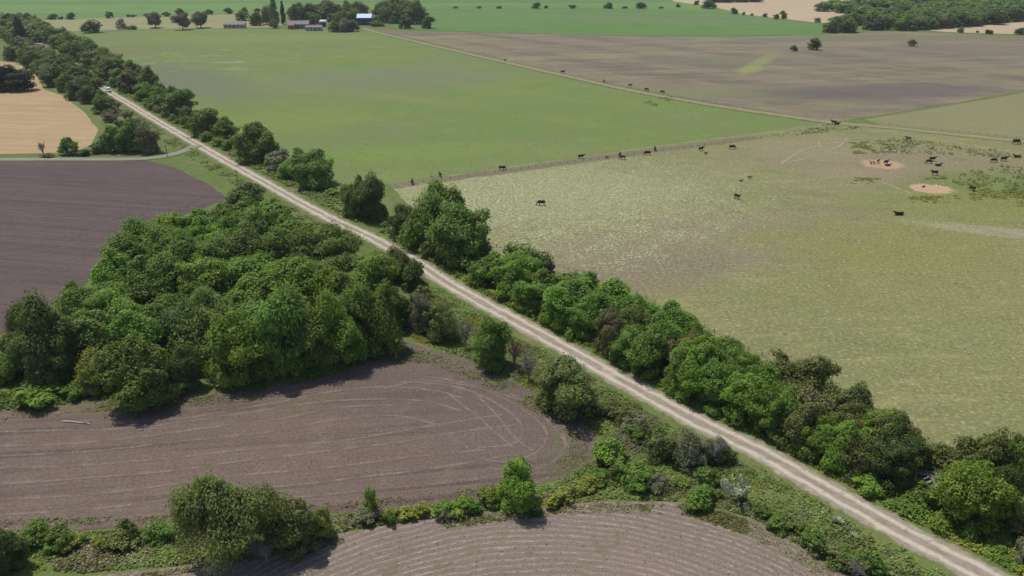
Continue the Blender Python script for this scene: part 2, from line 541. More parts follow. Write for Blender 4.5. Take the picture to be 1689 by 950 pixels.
def road_mat(name, half, rut, rutw, col_rut, col_mid, grass=.5):
    """two wheel ruts with a duller crown; the ragged shoulder turns into the verge"""
    b = NB(name)
    uv = b.n('ShaderNodeUVMap')
    sp = b.n('ShaderNodeSeparateXYZ')
    b.put(sp.inputs[0], uv.outputs[0])
    au = b.mul(sp.outputs[0], 0, 'ABSOLUTE')
    wob = b.mul(b.mul(b.noise(.22, 5, .65), -.5, 'ADD'), 1.5)
    au2 = b.mul(au, wob, 'ADD')
    d = b.mul(b.mul(au2, -rut, 'ADD'), 0, 'ABSOLUTE')
    inr = b.rng(d, rutw * .4, rutw * 1.5, 1, 0, True)
    vc, vf = verge_colour(b)
    f1, f2 = b.noise(1.1, 4, .6), b.noise(5, 4, .7)
    dirt = b.mix(b.rng(f1, .35, .7), col_mid, tuple(q * .78 for q in col_mid))
    dirt = b.mix(inr, dirt, b.mix(b.rng(f1, .3, .7), col_rut, tuple(q * .86 for q in col_rut)))
    dirt = b.mix(b.mul(b.rng(f2, .45, .75), .3), dirt, tuple(q * .5 for q in col_mid))
    dirt = b.mix(b.mul(b.rng(b.noise(.5, 5, .7), .56, .66), .55), dirt, tuple(q * .62 for q in col_mid))
    dirt = b.mix(b.mul(b.rng(b.noise(.16, 5, .7), .55, .66), .5), dirt, tuple(q * 1.05 for q in col_rut))
    gm = b.mul(b.rng(au, .1, rut * .55, 1, 0, True), b.mul(b.rng(b.noise(.22, 4, .6), .5, .66), grass))
    dirt = b.mix(gm, dirt, (.13, .135, .06))
    au3 = b.mul(au, b.mul(b.mul(b.noise(.4, 6, .7), -.5, 'ADD'), 3.2), 'ADD')
    edge = b.rng(au3, half - .35, half + .35, 0, 1, True)
    c = b.mix(edge, dirt, vc)
    return b.surf(c, .95, b.bump(b.mul(f2, f1, 'ADD'), .4, .08), .08)

RPX = [(20, 40), (55, 64), (88, 90), (99, 98), (140, 125), (181, 152.5), (199, 163), (215.5, 172.5), (255, 197), (325, 238), (365, 261), (431, 298), (500, 337),
       (560, 368), (600, 386), (644, 409), (696, 439), (732, 463), (796, 500), (848, 528), (920, 568), (1022, 626), (1095, 666), (1164, 703), (1250, 743.5), (1319, 783),
       (1389, 823), (1472, 869), (1545, 908), (1615, 944), (1700, 988), (1850, 1065)]
ROAD = smooth_line([G(*q) for q in RPX], 3)
M_road = road_mat('gravel_track', 2.35, 1.12, .46, (.55, .48, .375), (.335, .285, .22), .35)
ribbon('road', ROAD, 9.0, .07, M_road, 1)

TR = smooth_line([G(*q) for q in ((322, 240), (315, 244), (298, 250.5), (275, 257), (240, 261.5), (180, 262.5), (90, 262.5), (0, 263), (-300, 266))], 3)
M_lane = road_mat('grey_lane', 1.9, .9, .8, (.30, .28, .22), (.23, .22, .16), .3)
ribbon('path', TR, 6.0, .10, M_lane, 1)
M_lane2 = road_mat('dirt_lane', 2.6, 1.6, 1.0, (.33, .265, .17), (.245, .215, .12), .5)
LANE = smooth_line([G(*q) for q in ((598, 46), (625, 54), (660, 62.5), (720, 76.5), (830, 102), (930, 124.5), (1030, 147), (1110, 162), (1200, 177.5), (1290, 190.5), (1380, 203), (1460, 209.5),
                                    (1560, 220), (1689, 233.5), (2100, 275))], 6)
ribbon('farm_lane', LANE, 9.0, .09, M_lane2, 1)
# trampled bare strip along the fence between the two pastures
M_bare = field('trampled', ((.20, .175, .115), (.185, .165, .10), (.17, .17, .085)), .05, .3, 1.6, contrast=.25)
STRIP = smooth_line([G(*q) for q in ((644, 308), (730, 295.5), (830, 283), (960, 264), (1080, 248), (1180, 235), (1250, 226))], 5)
ribbon('trampled_strip', STRIP, 6.5, .08, M_bare, 1, 3, .5)
L2 = smooth_line([G(*q) for q in ((100, 53), (200, 49.5), (340, 46))], 8)
ribbon('farm_lane', L2, 6, .11, M_bare)

def patch(name, x, y, rx, ry, mat, z, seed):
    c = G(x, y)
    vs = []
    for k in range(48):
        t = k / 48 * 2 * math.pi
        r = 1 + .28 * mnoise.noise(Vector((math.cos(t) * 1.7, math.sin(t) * 1.7, seed)))
        vs.append((c[0] + rx * r * math.cos(t), c[1] + ry * r * math.sin(t), z))
    return tag(link(name, py_mesh(name, vs, [tuple(range(48))]), None, mat), kind='structure')


def marks(name, lines, width, z, col, lo=.42, hi=.58):
    b = NB(name)
    b.m.blend_method = 'HASHED' if hasattr(b.m, 'blend_method') else None
    c = b.mix(b.noise(2, 4), tuple(q * .85 for q in col), tuple(q * 1.15 for q in col))
    p = b.n('ShaderNodeBsdfPrincipled')
    b.put(p.inputs['Base Color'], c)
    p.inputs['Roughness'].default_value = .95
    p.inputs['Specular IOR Level'].default_value = .08
    uv = b.n('ShaderNodeUVMap')
    sp = b.n('ShaderNodeSeparateXYZ')
    b.put(sp.inputs[0], uv.outputs[0])
    e = b.rng(b.mul(sp.outputs[0], 0, 'ABSOLUTE'), width * .15, width * .5, 1, 0, True)
    al = b.mul(e, b.mul(b.rng(b.noise(.25, 4, .6), lo - .06, hi), b.rng(b.noise(2.5, 4, .7), .3, .6, .3, .95)))
    b.put(p.inputs['Alpha'], al)
    b.t.links.new(p.outputs[0], b.out.inputs[0])
    vs, fs, uvs = [], [], []
    for li, px in enumerate(lines):
        line = smooth_line([G(*q) for q in px], 2)
        n = len(line)
        o = len(vs)
        for i, pt in enumerate(line):
            d = (line[min(i + 1, n - 1)] - line[max(i - 1, 0)]).normalized()
            nr = Vector((-d.y, d.x, 0))
            wv = nr * (.35 * mnoise.noise(Vector((i * .2, li * 7.3, 0))))
            for u in (-.5, .5):
                q = pt + wv + nr * u * width
                vs.append((q.x, q.y, z + li * .0006))
                uvs.append((u * width, i))
        fs += [(o + 2 * i, o + 2 * i + 1, o + 2 * i + 3, o + 2 * i + 2) for i in range(n - 1)]
    me = py_mesh(name, vs, fs)
    ul = me.uv_layers.new(name='UVMap')
    for l in me.loops:
        ul.data[l.index].uv = uvs[l.vertex_index]
    tag(link(name, me, None, b.m), kind='structure')

TL = [[(150, 700), (300, 690), (450, 665), (560, 645), (650, 638), (740, 650), (800, 672)],
      [(0, 690), (180, 676), (300, 668), (420, 655), (520, 634), (600, 622)],
      [(-80, 716), (0, 712), (200, 708), (350, 690), (500, 668), (600, 658), (700, 662), (760, 678)],
      [(-80, 757), (0, 752), (150, 745), (300, 728), (450, 712), (560, 692), (650, 686), (720, 700)],
      [(-80, 776), (0, 772), (200, 764), (400, 742), (560, 728), (700, 705), (830, 685)],
      [(-80, 806), (0, 800), (250, 780), (450, 755), (640, 733), (760, 712), (860, 700)],
      [(-80, 830), (0, 825), (180, 812), (400, 785), (560, 770), (720, 750), (800, 742)],
      [(-80, 854), (0, 850), (200, 835), (380, 812), (530, 795), (700, 775), (870, 746)],
      [(60, 866), (230, 852), (420, 829), (550, 815), (700, 800), (790, 790)],
      [(-80, 735), (50, 735), (200, 724), (330, 708), (470, 690), (560, 672), (660, 668)],
      [(700, 622), (760, 630), (820, 652), (880, 688), (905, 718), (885, 748), (830, 762), (780, 752)],
      [(660, 630), (740, 636), (800, 655), (850, 690), (862, 715), (845, 735), (790, 738)],
      [(780, 645), (815, 680), (850, 725), (880, 745)],
      [(740, 650), (790, 690), (850, 742)], [(640, 640), (700, 628), (790, 640), (880, 672), (930, 720), (915, 760), (860, 785)],
      [(760, 610), (830, 640), (900, 690), (945, 745)]]
marks('wheel_tracks', TL, .80, .06, (.258, .202, .164), .33, .56)
KL = [[(-60, 420 + 14 * i), (60, 400 + 12 * i), (180, 362 + 9 * i), (300, 322 + 7 * i), (350, 305 + 5 * i)] for i in (0, 1, 2, 4)]
KL += [[(-60, 283 + 16 * i), (120, 285 + 14 * i), (260, 292 + 9 * i), (330, 306 + 5 * i)] for i in range(7)]
marks('wheel_tracks', KL, .9, .06, (.18, .138, .122), .36, .56)
marks('cattle_tracks', [[(1288, 272), (1300, 262), (1318, 251), (1340, 243), (1362, 238), (1385, 235), (1400, 230)],
                        [(1352, 233), (1350, 239), (1356, 246), (1374, 252), (1400, 257), (1425, 262), (1442, 268), (1452, 274)],
                        [(1364, 249), (1380, 243), (1392, 236), (1396, 228)], [(1288, 266), (1310, 266), (1335, 261), (1372, 263)],
                        [(1440, 299), (1462, 303), (1480, 311), (1505, 320)],
                        [(1430, 215), (1480, 221), (1520, 228), (1570, 235), (1640, 246), (1700, 255)],
                        [(1560, 232), (1600, 241), (1650, 249), (1700, 258)], [(1600, 372), (1630, 378), (1660, 384), (1700, 392)]], 2.0, .085, (.38, .325, .22), .34, .50)

# ------------------------------------------------------------------ leaf materials
def leaf_mat(name, c1, c2, yellow=.0, trans=.36):
    b = NB(name)
    oi = b.n('ShaderNodeObjectInfo')
    isl = b.pos.outputs['Random Per Island']
    f = b.noise(.55, 4, .6)
    c = b.mix(b.rng(f, .35, .65), c1, c2)
    hv = b.n('ShaderNodeHueSaturation')
    b.put(hv.inputs['Hue'], b.rng(oi.outputs['Random'], 0, 1, .485, .512))
    b.put(hv.inputs['Saturation'], b.rng(isl, 0, 1, .82, 1.08))
    v = b.mul(b.rng(isl, 0, 1, .58, 1.48), b.rng(oi.outputs['Random'], 0, 1, .82, 1.18))
    b.put(hv.inputs['Value'], v)
    b.put(hv.inputs['Color'], c)
    p = b.n('ShaderNodeBsdfPrincipled')
    b.put(p.inputs['Base Color'], hv.outputs[0])
    p.inputs['Roughness'].default_value = .62
    p.inputs['Specular IOR Level'].default_value = .22
    t = b.n('ShaderNodeBsdfTranslucent')
    b.put(t.inputs[0], b.mix(.5, hv.outputs[0], tuple(q * 1.6 for q in c2)))
    mx = b.n('ShaderNodeMixShader')
    mx.inputs[0].default_value = trans
    b.t.links.new(p.outputs[0], mx.inputs[1])
    b.t.links.new(t.outputs[0], mx.inputs[2])
    b.t.links.new(mx.outputs[0], b.out.inputs[0])
    return b.m

LM = {
    'bright': leaf_mat('leaf_bright', (0.151, 0.258, 0.027), (0.220, 0.336, 0.038)),
    'green': leaf_mat('leaf_green', (0.124, 0.222, 0.028), (0.177, 0.276, 0.038)),
    'mid': leaf_mat('leaf_mid', (0.125, 0.200, 0.032), (0.178, 0.253, 0.044)),
    'dark': leaf_mat('leaf_dark', (0.084, 0.132, 0.029), (0.123, 0.176, 0.038)),
    'black': leaf_mat('leaf_blackish', (0.028, 0.043, 0.017), (0.040, 0.060, 0.021)),
    'olive': leaf_mat('leaf_olive', (0.146, 0.174, 0.043), (0.196, 0.224, 0.058)),
    'brown': leaf_mat('leaf_brown', (0.165, 0.155, 0.055), (0.205, 0.195, 0.072)),
    'grey': leaf_mat('leaf_grey', (0.189, 0.198, 0.097), (0.252, 0.252, 0.137)),
    'yellow': leaf_mat('leaf_yellow', (0.227, 0.264, 0.036), (0.302, 0.324, 0.058)),
    'purple': leaf_mat('leaf_purple', (0.145, 0.110, 0.082), (0.183, 0.142, 0.100)),
    'red': leaf_mat('leaf_red', (0.164, 0.078, 0.058), (0.189, 0.108, 0.074)),
    'grass': leaf_mat('leaf_grass', (0.185, 0.260, 0.055), (0.255, 0.310, 0.085)),
    'dry': leaf_mat('leaf_dry', (0.250, 0.225, 0.130), (0.330, 0.295, 0.180)),
    'willow': leaf_mat('leaf_willow', (0.132, 0.162, 0.036), (0.195, 0.216, 0.055)),
}
WORD = {'bright': 'bright green', 'green': 'fresh green', 'mid': 'mid green', 'dark': 'dark green', 'black': 'very dark green', 'olive': 'olive green', 'brown': 'brownish olive',
        'grey': 'greyish green', 'yellow': 'yellow-green', 'purple': 'purplish brown', 'red': 'reddish brown', 'willow': 'soft green'}
b = NB('bark')
f = b.noise(3, 5, .7, b.mapv(0, (1, 1, .25)))
M_bark = b.surf(b.mix(f, (.10, .085, .065), (.24, .21, .18)), .9, b.bump(f, .6, .05), .1)
b = NB('bark_pale')
f = b.noise(3, 5, .7, b.mapv(0, (1, 1, .25)))
M_bark2 = b.surf(b.mix(f, (.22, .19, .17), (.42, .38, .34)), .9, b.bump(f, .6, .05), .1)

# ------------------------------------------------------------------ trees
def leaves(c, n, ln, wd, along=None):
    """one four-cornered leaf spray per centre c; n its facing, along the way it points"""
    N = len(c)
    n = n / (np.linalg.norm(n, axis=1, keepdims=True) + 1e-9)
    if along is None:
        along = RNG.normal(size=(N, 3))
    t = along - n * np.sum(along * n, axis=1, keepdims=True)
    t /= (np.linalg.norm(t, axis=1, keepdims=True) + 1e-9)
    s = np.cross(n, t)
    ln = np.asarray(ln).reshape(-1, 1) if np.ndim(ln) else np.full((N, 1), ln)
    wd = np.asarray(wd).reshape(-1, 1) if np.ndim(wd) else np.full((N, 1), wd)
    k = RNG.uniform(.6, 1.3, (N, 1))
    q = np.empty((N, 4, 3))
    q[:, 0] = c - t * ln * k * .5
    q[:, 1] = c + s * wd * k * .5 + t * ln * k * RNG.uniform(-.1, .2, (N, 1))
    q[:, 2] = c + t * ln * k * .5
    q[:, 3] = c - s * wd * k * .5 + t * ln * k * RNG.uniform(-.1, .2, (N, 1))
    return q.reshape(-1, 3)

def ball(n):
    v = RNG.normal(size=(n, 3))
    return v / np.linalg.norm(v, axis=1, keepdims=True)

def lumps_for(kind, rg):
    """clump centres and radii of a crown in a unit box: x, y in -.5 .. .5, z in 0 .. 1"""
    out = []
    if kind == 'conifer':
        for i in range(16):
            z = .08 + .88 * i / 15
            r = .26 * (1 - z) ** .7 + .06
            for k in range(4 if z < .7 else 2):
                a = rg.uniform(0, 6.28)
                out.append((r * .8 * math.cos(a), r * .8 * math.sin(a), z, r * .75, .09))
        return out
    if kind == 'poplar':
        for i in range(14):
            z = .12 + .8 * i / 13
            r = .32 * math.sin(math.pi * min(1, .25 + .7 * z)) + .05
            for k in range(3):
                a = rg.uniform(0, 6.28)
                out.append((r * .7 * math.cos(a), r * .7 * math.sin(a), z, r * .7, .09))
        return out
    if kind == 'bush':
        n, z0, zc, zr, rl = 22, .03, .36, .42, (.09, .19)
    elif kind == 'twiggy':
        n, z0, zc, zr, rl = 24, .05, .54, .40, (.10, .18)
    elif kind == 'clumpy':
        n, z0, zc, zr, rl = 34, .04, .52, .42, (.11, .19)
    elif kind == 'willow':
        n, z0, zc, zr, rl = 18, .3, .66, .26, (.13, .20)
    elif kind == 'open':
        n, z0, zc, zr, rl = 22, .1, .53, .40, (.13, .22)
    else:
        n, z0, zc, zr, rl = 26, .04, .52, .42, (.12, .22)
    if kind in ('broad', 'clumpy', 'feather', 'twiggy'):
        for i in range(8):
            a = i / 8 * 6.283 + rg.uniform(-.3, .3)
            q = rg.uniform(.26, .36)
            out.append((q * math.cos(a), q * math.sin(a), rg.uniform(.12, .26), rg.uniform(.12, .17), rg.uniform(.11, .15)))
    base = [rg.uniform(-.12, .12), rg.uniform(-.12, .12)]
    for i in range(n):
        for _ in range(30):
            v = np.array([rg.normal(), rg.normal(), rg.normal()])
            v /= np.linalg.norm(v)
            if v[2] > -.75:
                break
        s = rg.uniform(.5, 1.0)
        r = rg.uniform(*rl)
        x = v[0] * (.5 - r * .75) * s + base[0] * (v[2] > .2)
        y = v[1] * (.5 - r * .75) * s + base[1] * (v[2] > .2)
        z = zc + v[2] * zr * s
        z = max(z, z0 + r * .4)
        z = min(z, 1 - r * .6)
        out.append((x, y, z, r, r * rg.uniform(.6, .85)))
    out.append((0, 0, zc, .28, .28))
    return out

TEMPL = {}
def template(kind, var, lod):
    key = (kind, var, lod)
    if key in TEMPL:
        return TEMPL[key]
    rg = np.random.default_rng(hash_key(kind) * 17 + var * 31)
    L = lumps_for(kind, rg)
    per = {'near': 25000, 'mid': 7000, 'far': 1700}[lod]
    ls = {'near': .027, 'mid': .044, 'far': .080}[lod]
    if kind == 'twiggy':
        per = int(per * .55)
    if kind == 'willow':
        per = int(per * 1.6); ls *= .72
    if kind in ('bush',):
        per = int(per * .6); ls *= 1.25
    tot = sum(l[3] ** 2 for l in L)
    C, Nn, Al = [], [], []
    for (x, y, z, r, rz) in L:
        n = max(12, int(per * r * r / tot))
        v = ball(n)
        rad = 1 - np.abs(RNG.normal(0, .16, n))
        # bumpy surface: sprays poke out, hollows between
        dirs = ball(9)
        bmp = np.max(v @ dirs.T, axis=1)
        rad = rad * (.58 + .55 * np.clip((bmp - .5) / .5, 0, 1))
        loose = {'bush': .24, 'twiggy': .30, 'feather': .14}.get(kind, .10)
        stray = RNG.random(n) < loose
        rad = np.where(stray, rad * RNG.uniform(1.05, 1.5, n), rad)
        p = np.array([x, y, z]) + v * np.array([r, r, rz]) * rad[:, None]
        if kind == 'willow':
            p[:, 2] -= np.abs(RNG.normal(0, .20, n)) * (np.hypot(p[:, 0], p[:, 1]) * 1.6 + .1)
        if kind == 'feather':
            p[:, 2] += np.where(RNG.random(n) < .22, RNG.uniform(0, .09, n), 0) * (v[:, 2] > .1)
        keep = p[:, 2] > .02
        p, vv = p[keep], v[keep]
        C.append(p)
        Nn.append(vv * 1.0 + RNG.normal(0, .42, vv.shape) + np.array([0, 0, .45]))
        if kind == 'willow':
            Al.append(np.array([0, 0, -1.]) + RNG.normal(0, .3, vv.shape) + vv * .3)
        elif kind == 'feather':
            Al.append(np.array([0, 0, 1.]) + RNG.normal(0, .35, vv.shape) + vv * .7)
        else:
            Al.append(RNG.normal(size=vv.shape))
    C, Nn, Al = map(np.concatenate, (C, Nn, Al))
    if kind not in ('conifer', 'poplar'):
        f1, f2, f3 = rg.uniform(0, 6.28, 3)
        az = np.arctan2(C[:, 1], C[:, 0])
        k = 1 + .16 * np.sin(az + f1) + .12 * np.sin(2 * az + f2 + C[:, 2] * 4) + .08 * np.sin(3 * az + f3 - C[:, 2] * 6)
        C[:, 0] *= k
        C[:, 1] *= k
        C[:, 0] += .05 * np.sin(C[:, 2] * 3 + f2) * C[:, 2]
        C[:, 2] *= 1 + .09 * np.sin(5 * C[:, 0] + f3) + .08 * np.sin(7 * C[:, 1] + f1)
    asp = {'willow': 2.6, 'feather': 2.4, 'conifer': 1.6, 'twiggy': 1.6}.get(kind, 1.25)
    lw = ls * 1.25 / math.sqrt(asp)
    q = leaves(C, Nn, lw * asp, lw, Al)
    crown = np_mesh(kind + '_crown', q, 4)
    # trunk and limbs
    m = MB()
    lean = rg.uniform(-.04, .04, 2)
    th = .55 if kind not in ('conifer', 'poplar') else .9
    m.tube([(0, 0, -.02), (lean[0] * .4, lean[1] * .4, th * .35), (lean[0], lean[1], th)], [.034, .026, .012], 7)
    for i, (x, y, z, r, rz) in enumerate(L[:(5 if lod == 'far' else 16)]):
        z0 = min(th, max(.08, z * .45))
        a = Vector((lean[0] * z0 / th, lean[1] * z0 / th, z0))
        c_ = Vector((x, y, z))
        mid_ = a.lerp(c_, .5) + Vector((0, 0, .04))
        m.tube([a, mid_, c_], [.016, .010, .004], 5)
        if kind == 'twiggy' or lod == 'near':
            for k in range(7 if kind == 'twiggy' else 3):
                e = c_ + Vector(ball(1)[0]) * r * 1.05
                m.tube([mid_.lerp(c_, .6), e], [.005, .0018], 4)
    trunk = py_mesh(kind + '_trunk', m.v, m.f, True)
    TEMPL[key] = (crown, trunk)
    return TEMPL[key]

def hash_key(s):
    return sum(ord(ch) * (i + 3) for i, ch in enumerate(s)) % 977

def bare_template(var):
    key = ('bare', var)
    if key in TEMPL:
        return TEMPL[key]
    rg = random.Random(var * 7 + 1)
    tr, tw = MB(), MB()
    tr.tube([(0, 0, -.02), (.01, 0, .2), (.0, .02, .45)], [.03, .024, .014], 6)
    for i in range(26):
        a = rg.uniform(0, 6.28)
        z0 = rg.uniform(.08, .42)
        e = Vector((math.cos(a) * rg.uniform(.12, .34), math.sin(a) * rg.uniform(.12, .34), rg.uniform(.45, .85)))
        s = Vector((0, .01, z0))
        mm = s.lerp(e, .5) + Vector((0, 0, .05))
        tr.tube([s, mm, e], [.011, .008, .004], 4)
        for k in range(16):
            q0 = mm.lerp(e, rg.random())
            d = Vector((rg.gauss(0, 1), rg.gauss(0, 1), rg.gauss(.5, .8))).normalized() * rg.uniform(.08, .2)
            tw.tube([q0, q0 + d * .5 + Vector((0, 0, .01)), q0 + d], [.005, .0035, .0015], 3)
    TEMPL[key] = (py_mesh('bare_twigs', tw.v, tw.f), py_mesh('bare_trunk', tr.v, tr.f))
    return TEMPL[key]

TREES = []
def add_tree(p, H, W, kind, col, label, cat='tree', group=None, name=None, var=None, rz=None):
    if p[1] < 520:
        q = Vector((p[0], p[1], 0))
        rp = min(ROAD, key=lambda a: (a - q).length_squared)
        dd = q - Vector((rp.x, rp.y, 0))
        need = W * .44 + 2.9
        if 0 < dd.length < need:
            q = Vector((rp.x, rp.y, 0)) + dd.normalized() * need
            p = (q.x, q.y, 0)
    d = depth(p)
    pxh = H * F / d
    lod = 'near' if pxh > 58 else ('mid' if pxh > 24 else 'far')
    var = random.randrange(7) if var is None else var
    rz = random.uniform(0, 6.28) if rz is None else rz
    if name is None:
        name = {'conifer': 'conifer', 'poplar': 'poplar', 'willow': 'willow_tree', 'bush': 'shrub', 'bare': 'bare_shrub'}.get(kind, 'broadleaf_tree')
        if cat == 'shrub' and kind != 'bare':
            name = 'shrub'
    t = empty(name, (p[0], p[1], 0), rz, (W, W, H))
    tag(t, label, cat, group)
    if kind == 'bare':
        cr, tr = bare_template(var)
        link('twigs', cr, t, LMB[col])
        link('trunk', tr, t, LMB[col])
    else:
        cr, tr = template(kind, var, lod)
        link('crown', cr, t, LM[col])
        link('trunk', tr, t, M_bark2 if kind == 'twiggy' else M_bark)
    TREES.append(t)
    return t
LMB = {'greybark': plain('twigs_grey', (.24, .215, .19), .9), 'purplebark': plain('twigs_purple', (.155, .115, .115), .9), 'redbark': plain('twigs_red', (.16, .085, .075), .9)}

def ptree(x, y, h, w, kind, col, label, cat='tree', group=None, **kw):
    """tree given by the pixel of its foot, and its height and width in photograph pixels"""
    p = G(x, y)
    return add_tree(p, max(.4, tall(p, y - h)), w_of(p, w), kind, col, label, cat, group, **kw)

ORD = 'first second third fourth fifth sixth seventh eighth ninth tenth eleventh twelfth thirteenth fourteenth fifteenth sixteenth seventeenth eighteenth nineteenth twentieth'.split()
ORD += ['twenty-' + o for o in ORD[:9]] + ['thirtieth'] + ['thirty-' + o for o in ORD[:9]] + ['fortieth']
SHAPE = {'clumpy': 'clumpy', 'broad': 'round-crowned', 'feather': 'feathery', 'twiggy': 'thin twiggy', 'willow': 'drooping', 'bush': 'low bushy', 'open': 'open', 'conifer': 'pointed', 'poplar': 'slender'}

def along(px, n, jit):
    """n points spread along a pixel polyline, on the ground, jittered jit metres"""
    P = [Vector(G(*q)) for q in px]
    seg = [(P[i + 1] - P[i]).length for i in range(len(P) - 1)]
    T = sum(seg)
    out = []
    for k in range(n):
        s = (k + .5) / n * T
        i = 0
        while i < len(seg) - 1 and s > seg[i]:
            s -= seg[i]
            i += 1
        q = P[i].lerp(P[i + 1], s / seg[i])
        d = (P[i + 1] - P[i]).normalized()
        a = random.uniform(-.25, .25) * T / n
        o = random.uniform(-jit, jit)
        out.append((q.x + d.x * a - d.y * o, q.y + d.y * a + d.x * o, 0))
    return out

def row(px, n, H, W, kinds, cols, where, group, jit=1.0, cat='tree'):
    for i, p in enumerate(along(px, n, jit)):
        k = random.choice(kinds)
        c = random.choice(cols)
        h = random.uniform(*H)
        add_tree(p, h, h * random.uniform(*W), k, c, '%s %s %s, %s %s' % (WORD[c], SHAPE[k], cat, ORD[i], where), cat, group)

# --- the grove left of the road
GG = 'trees of the grove left of the track'
ptree(98, 628, 125, 105, 'feather', 'dark', 'dark spiky tree at the left corner of the grove by the ploughed field', 'tree', GG, var=1)
ptree(60, 606, 92, 72, 'feather', 'dark', 'dark slim tree behind the spiky corner tree at the grove left end', 'tree', GG)
ptree(172, 642, 62, 68, 'broad', 'yellow', 'small yellow-green tree at the grove front, left of the round grey-green one', 'tree', GG)
ptree(246, 668, 98, 112, 'broad', 'mid', 'round mid green tree bulging out of the grove front onto bare soil', 'tree', GG, var=2)
ptree(304, 640, 60, 60, 'broad', 'dark', 'low dark tree tucked right of the round tree at the grove front', 'tree', GG)
ptree(386, 628, 118, 104, 'clumpy', 'bright', 'bright light green layered tree standing out in the grove front', 'tree', GG, var=1)
ptree(462, 612, 128, 118, 'feather', 'green', 'tall shaggy green tree right of the bright layered tree', 'tree', GG)
ptree(562, 596, 108, 82, 'feather', 'bright', 'bright spiky tree at the right half of the grove front', 'tree', GG)
ptree(512, 604, 92, 80, 'broad', 'mid', 'mid green tree between the shaggy and the bright spiky trees', 'tree', GG)
ptree(622, 578, 116, 92, 'feather', 'green', 'green tree at the right corner of the grove beside the log heap', 'tree', GG)
ptree(655, 540, 60, 60, 'broad', 'mid', 'mid green tree behind the right corner tree of the grove', 'tree', GG)
KG, CG = ['feather', 'broad', 'clumpy', 'feather', 'broad'], ['green', 'mid', 'bright', 'green', 'mid', 'green', 'mid', 'bright']
row([(130, 588), (250, 600), (420, 585), (600, 548)], 7, (9.5, 12), (1.0, 1.25), KG, ['mid', 'dark', 'dark', 'green'], 'from the left in the second row of the grove', GG)
row([(120, 545), (250, 552), (420, 545), (640, 500)], 8, (9.5, 12), (1.0, 1.3), KG, CG + ['dark', 'olive'], 'from the left in the third row of the grove', GG)
row([(165, 500), (300, 502), (450, 500), (625, 474)], 8, (9.5, 12), (1.0, 1.3), KG, CG, 'from the left in the fourth row of the grove', GG)
row([(200, 458), (330, 456), (480, 452), (580, 444)], 8, (9, 11.5), (1.0, 1.3), KG, CG, 'from the left in the fifth row of the grove', GG)
row([(215, 425), (340, 415), (470, 412), (530, 418)], 7, (8.5, 10.5), (1.05, 1.35), KG, CG, 'from the left in the sixth row of the grove', GG)
row([(270, 395), (360, 380), (430, 376), (485, 388)], 6, (6.5, 8.5), (1.1, 1.4), KG, ['green', 'mid', 'green', 'bright'], 'from the left in the back row of the grove', GG)
ptree(405, 345, 40, 62, 'broad', 'dark', 'dark round tree at the back tip of the grove, next to the track', 'tree', GG)
ptree(122, 505, 40, 32, 'broad', 'green', 'small green tree sticking out of the grove edge into the left ploughed field', 'tree', GG)
ptree(12, 625, 60, 60, 'bush', 'green', 'green shrub at the left picture edge beside the grove', 'shrub', GG)
ptree(60, 662, 36, 76, 'bush', 'bright', 'low bright green shrub in front of the dark spiky corner tree', 'shrub', GG)
ptree(130, 655, 28, 40, 'bush', 'green', 'small green shrub between the spiky and the yellow-green tree', 'shrub', GG)

VS = 'scrubby low shrubs on the wide verge'
row([(985, 680), (1060, 712), (1130, 748), (1195, 778)], 11, (1.8, 3.4), (1.2, 1.8), ['twiggy', 'bush', 'twiggy'], ['grey', 'olive', 'grey', 'mid'], 'from far end along the middle of the verge', VS, 2.5, 'shrub')
row([(970, 790), (1060, 800), (1140, 815), (1230, 835), (1310, 878), (1400, 935)], 13, (1.4, 2.6), (1.2, 1.9), ['twiggy', 'bush', 'bush'], ['mid', 'olive', 'green', 'grey'], 'from far end along the ridged field edge', VS, 1.2, 'shrub')
row([(30, 895), (120, 903), (200, 905), (280, 900)], 6, (1.4, 2.8), (1.3, 1.9), ['bush', 'twiggy'], ['mid', 'yellow', 'olive', 'green'], 'from left between dark corner tree and willow', VS, 1.5, 'shrub')
row([(570, 868), (640, 860), (720, 850), (800, 838)], 8, (1.1, 2.2), (1.3, 2.0), ['bush', 'twiggy'], ['grey', 'yellow', 'olive', 'green'], 'from left between willows and compact tree', VS, 1.2, 'shrub')
row([(900, 826), (960, 812)], 4, (1.2, 2.2), (1.3, 2.0), ['bush', 'twiggy'], ['grey', 'yellow', 'olive'], 'from left just right of compact tree', VS, 1.2, 'shrub')
# --- small trees and shrubs between the grove and the track
SG = 'shrubs between the track and the ploughed fields'
ptree(660, 462, 55, 55, 'broad', 'olive', 'olive round tree overlapping the track at the grove tip', 'tree', SG)
ptree(684, 478, 48, 44, 'broad', 'dark', 'dark round tree just right of the olive one beside the track', 'tree', SG)
ptree(697, 510, 38, 46, 'bush', 'olive', 'olive shrub below the dark round tree near the track', 'shrub', SG)
ptree(730, 560, 66, 62, 'twiggy', 'olive', 'thin olive tree with grey twigs at the tip of the middle ploughed field', 'tree', SG)
ptree(700, 545, 60, 50, 'twiggy', 'grey', 'pale grey twiggy tree left of the thin olive tree', 'tree', SG)
ptree(812, 602, 78, 66, 'clumpy', 'green', 'bushy bright green tree beside the reddish bare shrub', 'tree', SG, var=0)
ptree(768, 575, 52, 40, 'bare', 'greybark', 'grey leafless shrub left of the bushy bright green tree', 'shrub', SG)
ptree(848, 612, 58, 44, 'bare', 'redbark', 'reddish leafless shrub right of the bushy bright green tree', 'shrub', SG)
ptree(872, 628, 50, 50, 'bare', 'greybark', 'grey leafless shrub left of the broad olive tree', 'shrub', SG)
ptree(930, 672, 86, 112, 'broad', 'olive', 'broad olive tree at the corner of the middle field, next to the track', 'tree', SG, var=3)
